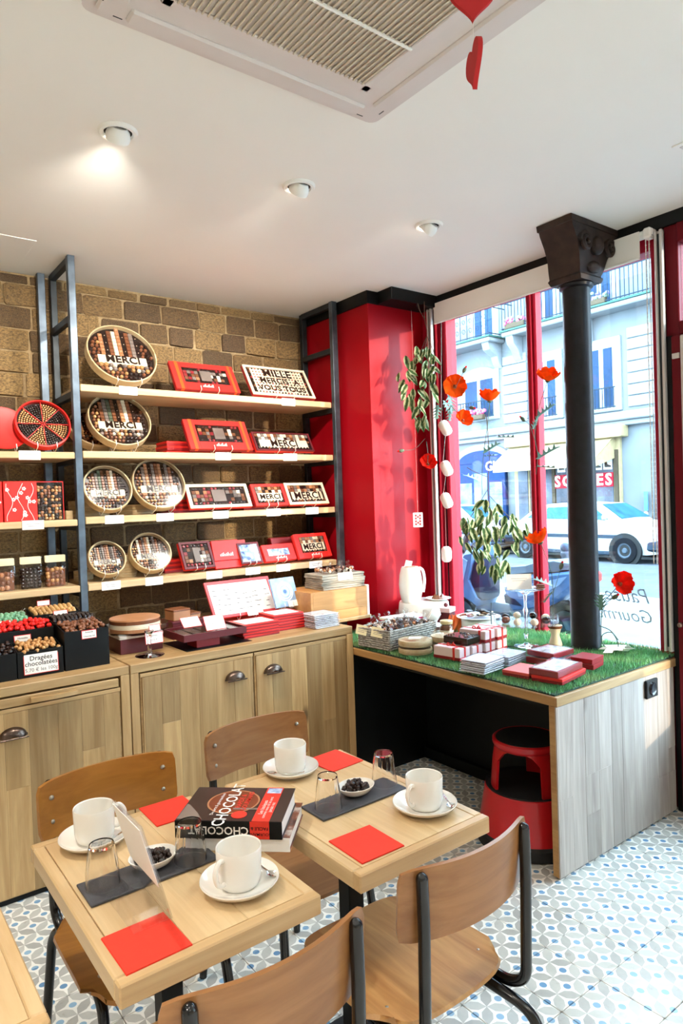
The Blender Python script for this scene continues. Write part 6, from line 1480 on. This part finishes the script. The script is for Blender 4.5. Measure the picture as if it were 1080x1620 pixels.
# ---------------- cars
WHITE_CAR = paint('white_car_paint', s(150, 154, 156), .3, var=.02); DGREY = paint('dark_grey_trim', s(38, 50, 62), .6); TYRE = paint('tyre', s(14, 16, 20), .8); HUBC = paint('wheel_steel', s(64, 74, 84), .5); CGL = paint('car_glass', s(36, 76, 96), .3, var=.4, scale=3)
SEC = [(0,.24,.42,.46),(.06,.10,.56,.60),(.40,.06,.66,.71),(.95,.06,.74,.80),(1.00,.06,.76,.83),(1.62,.06,.80,1.20),(2.3,.06,.82,1.24),(3.0,.06,.83,1.22),(3.40,.08,.84,1.15),(3.72,.10,.83,.90),(3.92,.12,.76,.80),(3.98,.24,.52,.56)]
def sec_at(y):
    for a, b in zip(SEC, SEC[1:]):
        if a[0] <= y <= b[0]:
            t_ = (y-a[0])/max(1e-6, b[0]-a[0]); return [a[i]+(b[i]-a[i])*t_ for i in range(4)]
    return SEC[-1]
def wid(y): return .82*(1-.10*max(0, 1-y/.5)**2-.08*max(0, (y-3.5)/.5)**2)
def side_pt(y, z, sgn, off=.006):
    _, zb, zbelt, ztop = sec_at(y); f_ = min(1, max(0, (z-zbelt)/max(.05, ztop-zbelt))); return (sgn*(wid(y)*(1-f_)+wid(y)*.74*f_+off), y, z)
def car(y0, label):
    c_ = thing('car', label, 'car', (15.0, y0, ZR)); zo = -ZR
    b_ = MB(); vs_ = []; fs_ = []
    for y, zb, zbelt, ztop in SEC:
        w_ = wid(y); row_ = [(w_*.92, zb), (w_, (zb+zbelt)/2), (w_, zbelt-.03), (w_*.985, zbelt), (w_*.74, ztop-.03), (w_*.66, ztop), (0, ztop+.015)]
        vs_ += [(x, y, z+zo) for x, z in row_] + [(-x, y, z+zo) for x, z in reversed(row_[:-1])]
    n = 13
    for k in range(len(SEC)-1):
        for q in range(n): fs_.append((k*n+q, k*n+(q+1) % n, (k+1)*n+(q+1) % n, (k+1)*n+q))
    fs_ += [tuple(range(n)), tuple(reversed(range(n*(len(SEC)-1), n*len(SEC))))]
    put('body', b_.add(vs_, fs_), WHITE_CAR, c_, angle=28)
    for sgn in (-1, 1):
        for poly in ([(1.28,.845),(1.72,1.13),(2.22,1.15),(2.22,.855)], [(2.30,.858),(2.30,1.15),(2.98,1.14),(3.10,.868)], [(3.18,.87),(3.06,1.13),(3.30,1.09),(3.52,.885)]):
            pts = [side_pt(y, z, sgn) for y, z in poly]; pts2 = [(x-sgn*.01, y, z) for x, y, z in pts]
            allp = [(x, y, z+zo) for x, y, z in pts+pts2]; put('side_window', MB().convex(allp, [(0,1,2,3),(4,5,6,7),(0,1,5,4),(1,2,6,5),(2,3,7,6),(3,0,4,7)]), CGL, c_)
        put('side_strip', MB().box(*sorted((sgn*.815, sgn*.835)), .9, 3.5, .42+zo, .50+zo, .005), DGREY, c_)
        for (yw) in (.86, 3.56):
            put('wheel_arch', MB().at((sgn*.80, yw, .16+zo), (0, R(90), 0)).lathe([(0,-.035),(.385,-.035),(.385,.037),(0,.037)], 32), M['black'], c_)
            wh = put('wheel', MB().at((sgn*.775, yw, .15+zo), (0, R(90), 0)).lathe([(.17,-.09),(.28,-.09),(.292,-.06),(.292,.06),(.28,.09),(.17,.085),(.17,.06)], 36), TYRE, c_)
            put('hub', MB().at((sgn*.80, yw, .15+zo), (0, R(90)*sgn, 0)).lathe([(.18,.0),(.175,.05),(.15,.055),(.11,.02),(.07,.03),(.05,.06),(0,.062)], 24), HUBC, wh)
        put('mirror', MB().sph((sgn*.90, 1.30, .90+zo), .09, 10, 6, (.9,.6,.8)), WHITE_CAR, c_)
        put('indicator', MB().box(*sorted((sgn*.62, sgn*.79)), .035, .12, .50+zo, .58+zo, .02), M['orange_r'], c_)
        put('tail_lamp', MB().box(*sorted((sgn*.58, sgn*.775)), 3.86, 3.985, .55+zo, .74+zo, .02), M['redbox_d'], c_)
    def quad(name, ya, yb, wa, wb, lift):
        za = sec_at(ya)[3]+lift; zb = sec_at(yb)[3]+lift; put(name, MB().convex([(-wa,ya,za+zo),(wa,ya,za+zo),(wb,yb,zb+zo),(-wb,yb,zb+zo),(-wa,ya,za-.02+zo),(wa,ya,za-.02+zo),(wb,yb,zb-.02+zo),(-wb,yb,zb-.02+zo)], [(0,1,2,3),(4,5,6,7),(0,1,5,4),(1,2,6,5),(2,3,7,6),(3,0,4,7)]), CGL, c_)
    quad('windscreen', 1.04, 1.58, .60, .50, .022); quad('rear_window', 3.43, 3.70, .50, .58, .022)
    put('front_bumper', MB().box(-.80, .80, -.05, .40, .14+zo, .40+zo, .05), DGREY, c_); put('rear_bumper', MB().box(-.79, .79, 3.66, 4.03, .14+zo, .42+zo, .05), DGREY, c_)
    put('sill', MB().box(-.80, .80, .9, 3.5, .03+zo, .12+zo, .02), DGREY, c_)
    return c_
cA = car(7.43, 'white hatchback parked across the street, right of the mullion')
cB = copy_tree(cA, 'white car parked behind the hatchback, glimpsed through the leaves', (15.05, 11.95, ZR))

# ---------------- scooter on the pavement
SCB = paint('blue_grey_plastic', s(62, 92, 130), .3, var=.06); SCD = paint('dark_blue_plastic', s(18, 30, 50), .45); SCS = paint('grey_seat', s(84, 100, 116), .5)
sc_ = thing('scooter', 'blue grey scooter parked on the pavement outside the window', 'scooter', (5.80, 4.68, ZS), (0,0,R(6)))
def sprof(name, poly, hw, m_, c=.0):
    """side outline in (y,z), bulging to half width hw"""
    n = len(poly); cy = sum(p[0] for p in poly)/n; cz = sum(p[1] for p in poly)/n; vs_ = []
    for fx, sc2 in ((-1,.80),(-.8,.95),(-.3,1.0),(.3,1.0),(.8,.95),(1,.80)): vs_ += [(hw*fx, cy+(y-cy)*sc2, cz+(z-cz)*sc2) for y, z in poly]
    fs_ = [tuple(reversed(range(n))), tuple(range(5*n, 6*n))]
    for k in range(5):
        for i in range(n): fs_.append((k*n+i, k*n+(i+1) % n, (k+1)*n+(i+1) % n, (k+1)*n+i))
    return put(name, MB().add(vs_, fs_), m_, sc_, angle=40)
for nm, yy in (('front_wheel', .64), ('rear_wheel', -.62)):
    wh = put(nm, MB().at((0, yy, .25), (0, R(90), 0)).lathe([(.15,-.055),(.23,-.055),(.25,-.02),(.25,.02),(.23,.055),(.15,.055),(.15,-.055)], 36), TYRE, sc_)
    put('rim', MB().at((0, yy, .25), (0, R(90), 0)).lathe([(0,-.04),(.05,-.045),(.06,-.02),(.14,-.03),(.155,-.045),(.155,.045),(.14,.03),(.06,.02),(.05,.045),(0,.04)], 24), HUBC, wh)
sprof('front_fender', [(.86,.36),(.78,.50),(.62,.56),(.46,.50),(.40,.38),(.50,.45),(.64,.49),(.76,.44)], .085, SCB)
sprof('front_fairing', [(.58,.48),(.66,.62),(.60,.82),(.46,1.00),(.34,1.02),(.36,.86),(.42,.66),(.30,.44),(.34,.36),(.46,.42)], .22, SCB)
sprof('inner_shield', [(.38,.40),(.42,.66),(.34,.92),(.28,.90),(.28,.44)], .19, SCD)
sprof('footboard', [(.40,.30),(.38,.38),(-.10,.36),(-.16,.28),(.0,.24),(.32,.24)], .21, SCD)
sprof('rear_body', [(-.06,.34),(.02,.58),(-.10,.74),(-.50,.78),(-.86,.84),(-.92,.76),(-.72,.60),(-.52,.46),(-.30,.38)], .20, SCB)
sprof('lower_cover', [(-.02,.28),(-.04,.40),(-.34,.44),(-.46,.34),(-.30,.24)], .18, SCS)
sprof('seat', [(.02,.72),(-.04,.82),(-.22,.84),(-.34,.88),(-.62,.92),(-.80,.90),(-.76,.82),(-.40,.78)], .16, SCS)
SCL = paint('pale_blue_plastic', s(110, 138, 168), .35)
sprof('fairing_panel', [(.60,.56),(.60,.78),(.48,.94),(.40,.90),(.46,.70),(.50,.58)], .228, SCL)
sprof('nose_panel', [(.68,.56),(.64,.72),(.56,.80),(.52,.66),(.58,.54)], .12, SCL)
sprof('rear_side_panel', [(-.14,.50),(-.10,.64),(-.46,.70),(-.80,.79),(-.70,.68),(-.46,.56)], .208, SCL)
sprof('knee_vent', [(-.02,.44),(.0,.54),(-.16,.50),(-.26,.42)], .206, SCD)
sprof('engine', [(-.30,.20),(-.28,.34),(-.66,.34),(-.72,.22),(-.50,.16)], .13, SCD)
put('exhaust', MB().tube(spline([(.13,-.36,.24), (.16,-.55,.27), (.17,-.85,.34)], 5), [.03]*3+[.055]*8, 12), HUBC, sc_)
put('handlebar', MB().tube(spline([(-.36,.24,1.04), (-.2,.34,1.07), (0,.40,1.05), (.2,.34,1.07), (.36,.24,1.04)], 4), .016, 8), SCD, sc_)
put('headset', MB().sph((0,.40,1.05), .11, 14, 8, (1.2,1,.8)), SCB, sc_); put('headlamp', MB().sph((0,.60,.80), .09, 14, 8, (1.2,.5,.8)), HUBC, sc_)
for sx_ in (-1, 1):
    put('grip', MB().cyl((sx_*.28, .28, 1.055), (sx_*.40, .22, 1.03), .022, n=10), TYRE, sc_)
    put('mirror_stem', MB().tube(spline([(sx_*.24,.32,1.06), (sx_*.32,.36,1.16), (sx_*.34,.34,1.22)], 4), .008, 6), TYRE, sc_); put('mirror', MB().sph((sx_*.35,.34,1.26), .06, 12, 7, (1.2,.4,.8)), SCD, sc_)
put('tail_lamp', MB().box(-.10, .10, -.95, -.86, .70, .80, .02), M['redbox'], sc_); put('number_plate', MB().box(-.10, .10, -.93, -.92, .42, .58), M['card'], sc_)
put('stand', MB().tube([(.16,-.15,.24), (.24,-.05,.0)], .012, 8), TYRE, sc_)
# low red motorbike fragment seen under the scooter seat and two bollards
BOL = paint('bollard_grey', s(60, 72, 88), .5)
for k, (x_, y_, lab) in enumerate(((6.6, 4.58, 'grey iron bollard on the pavement left of the column'), (6.6, 6.4, 'grey iron bollard behind the scooter'))):
    b_ = thing('bollard', lab, 'bollard', (x_, y_, ZS), group='pavement bollards'); put('post', MB().lathe([(0,0),(.07,0),(.07,.04),(.045,.06),(.04,.85),(.05,.87),(.05,.9),(.035,.92)], 20), BOL, b_); put('ball', MB().sph((0,0,.96), .055, 14, 8), BOL, b_)
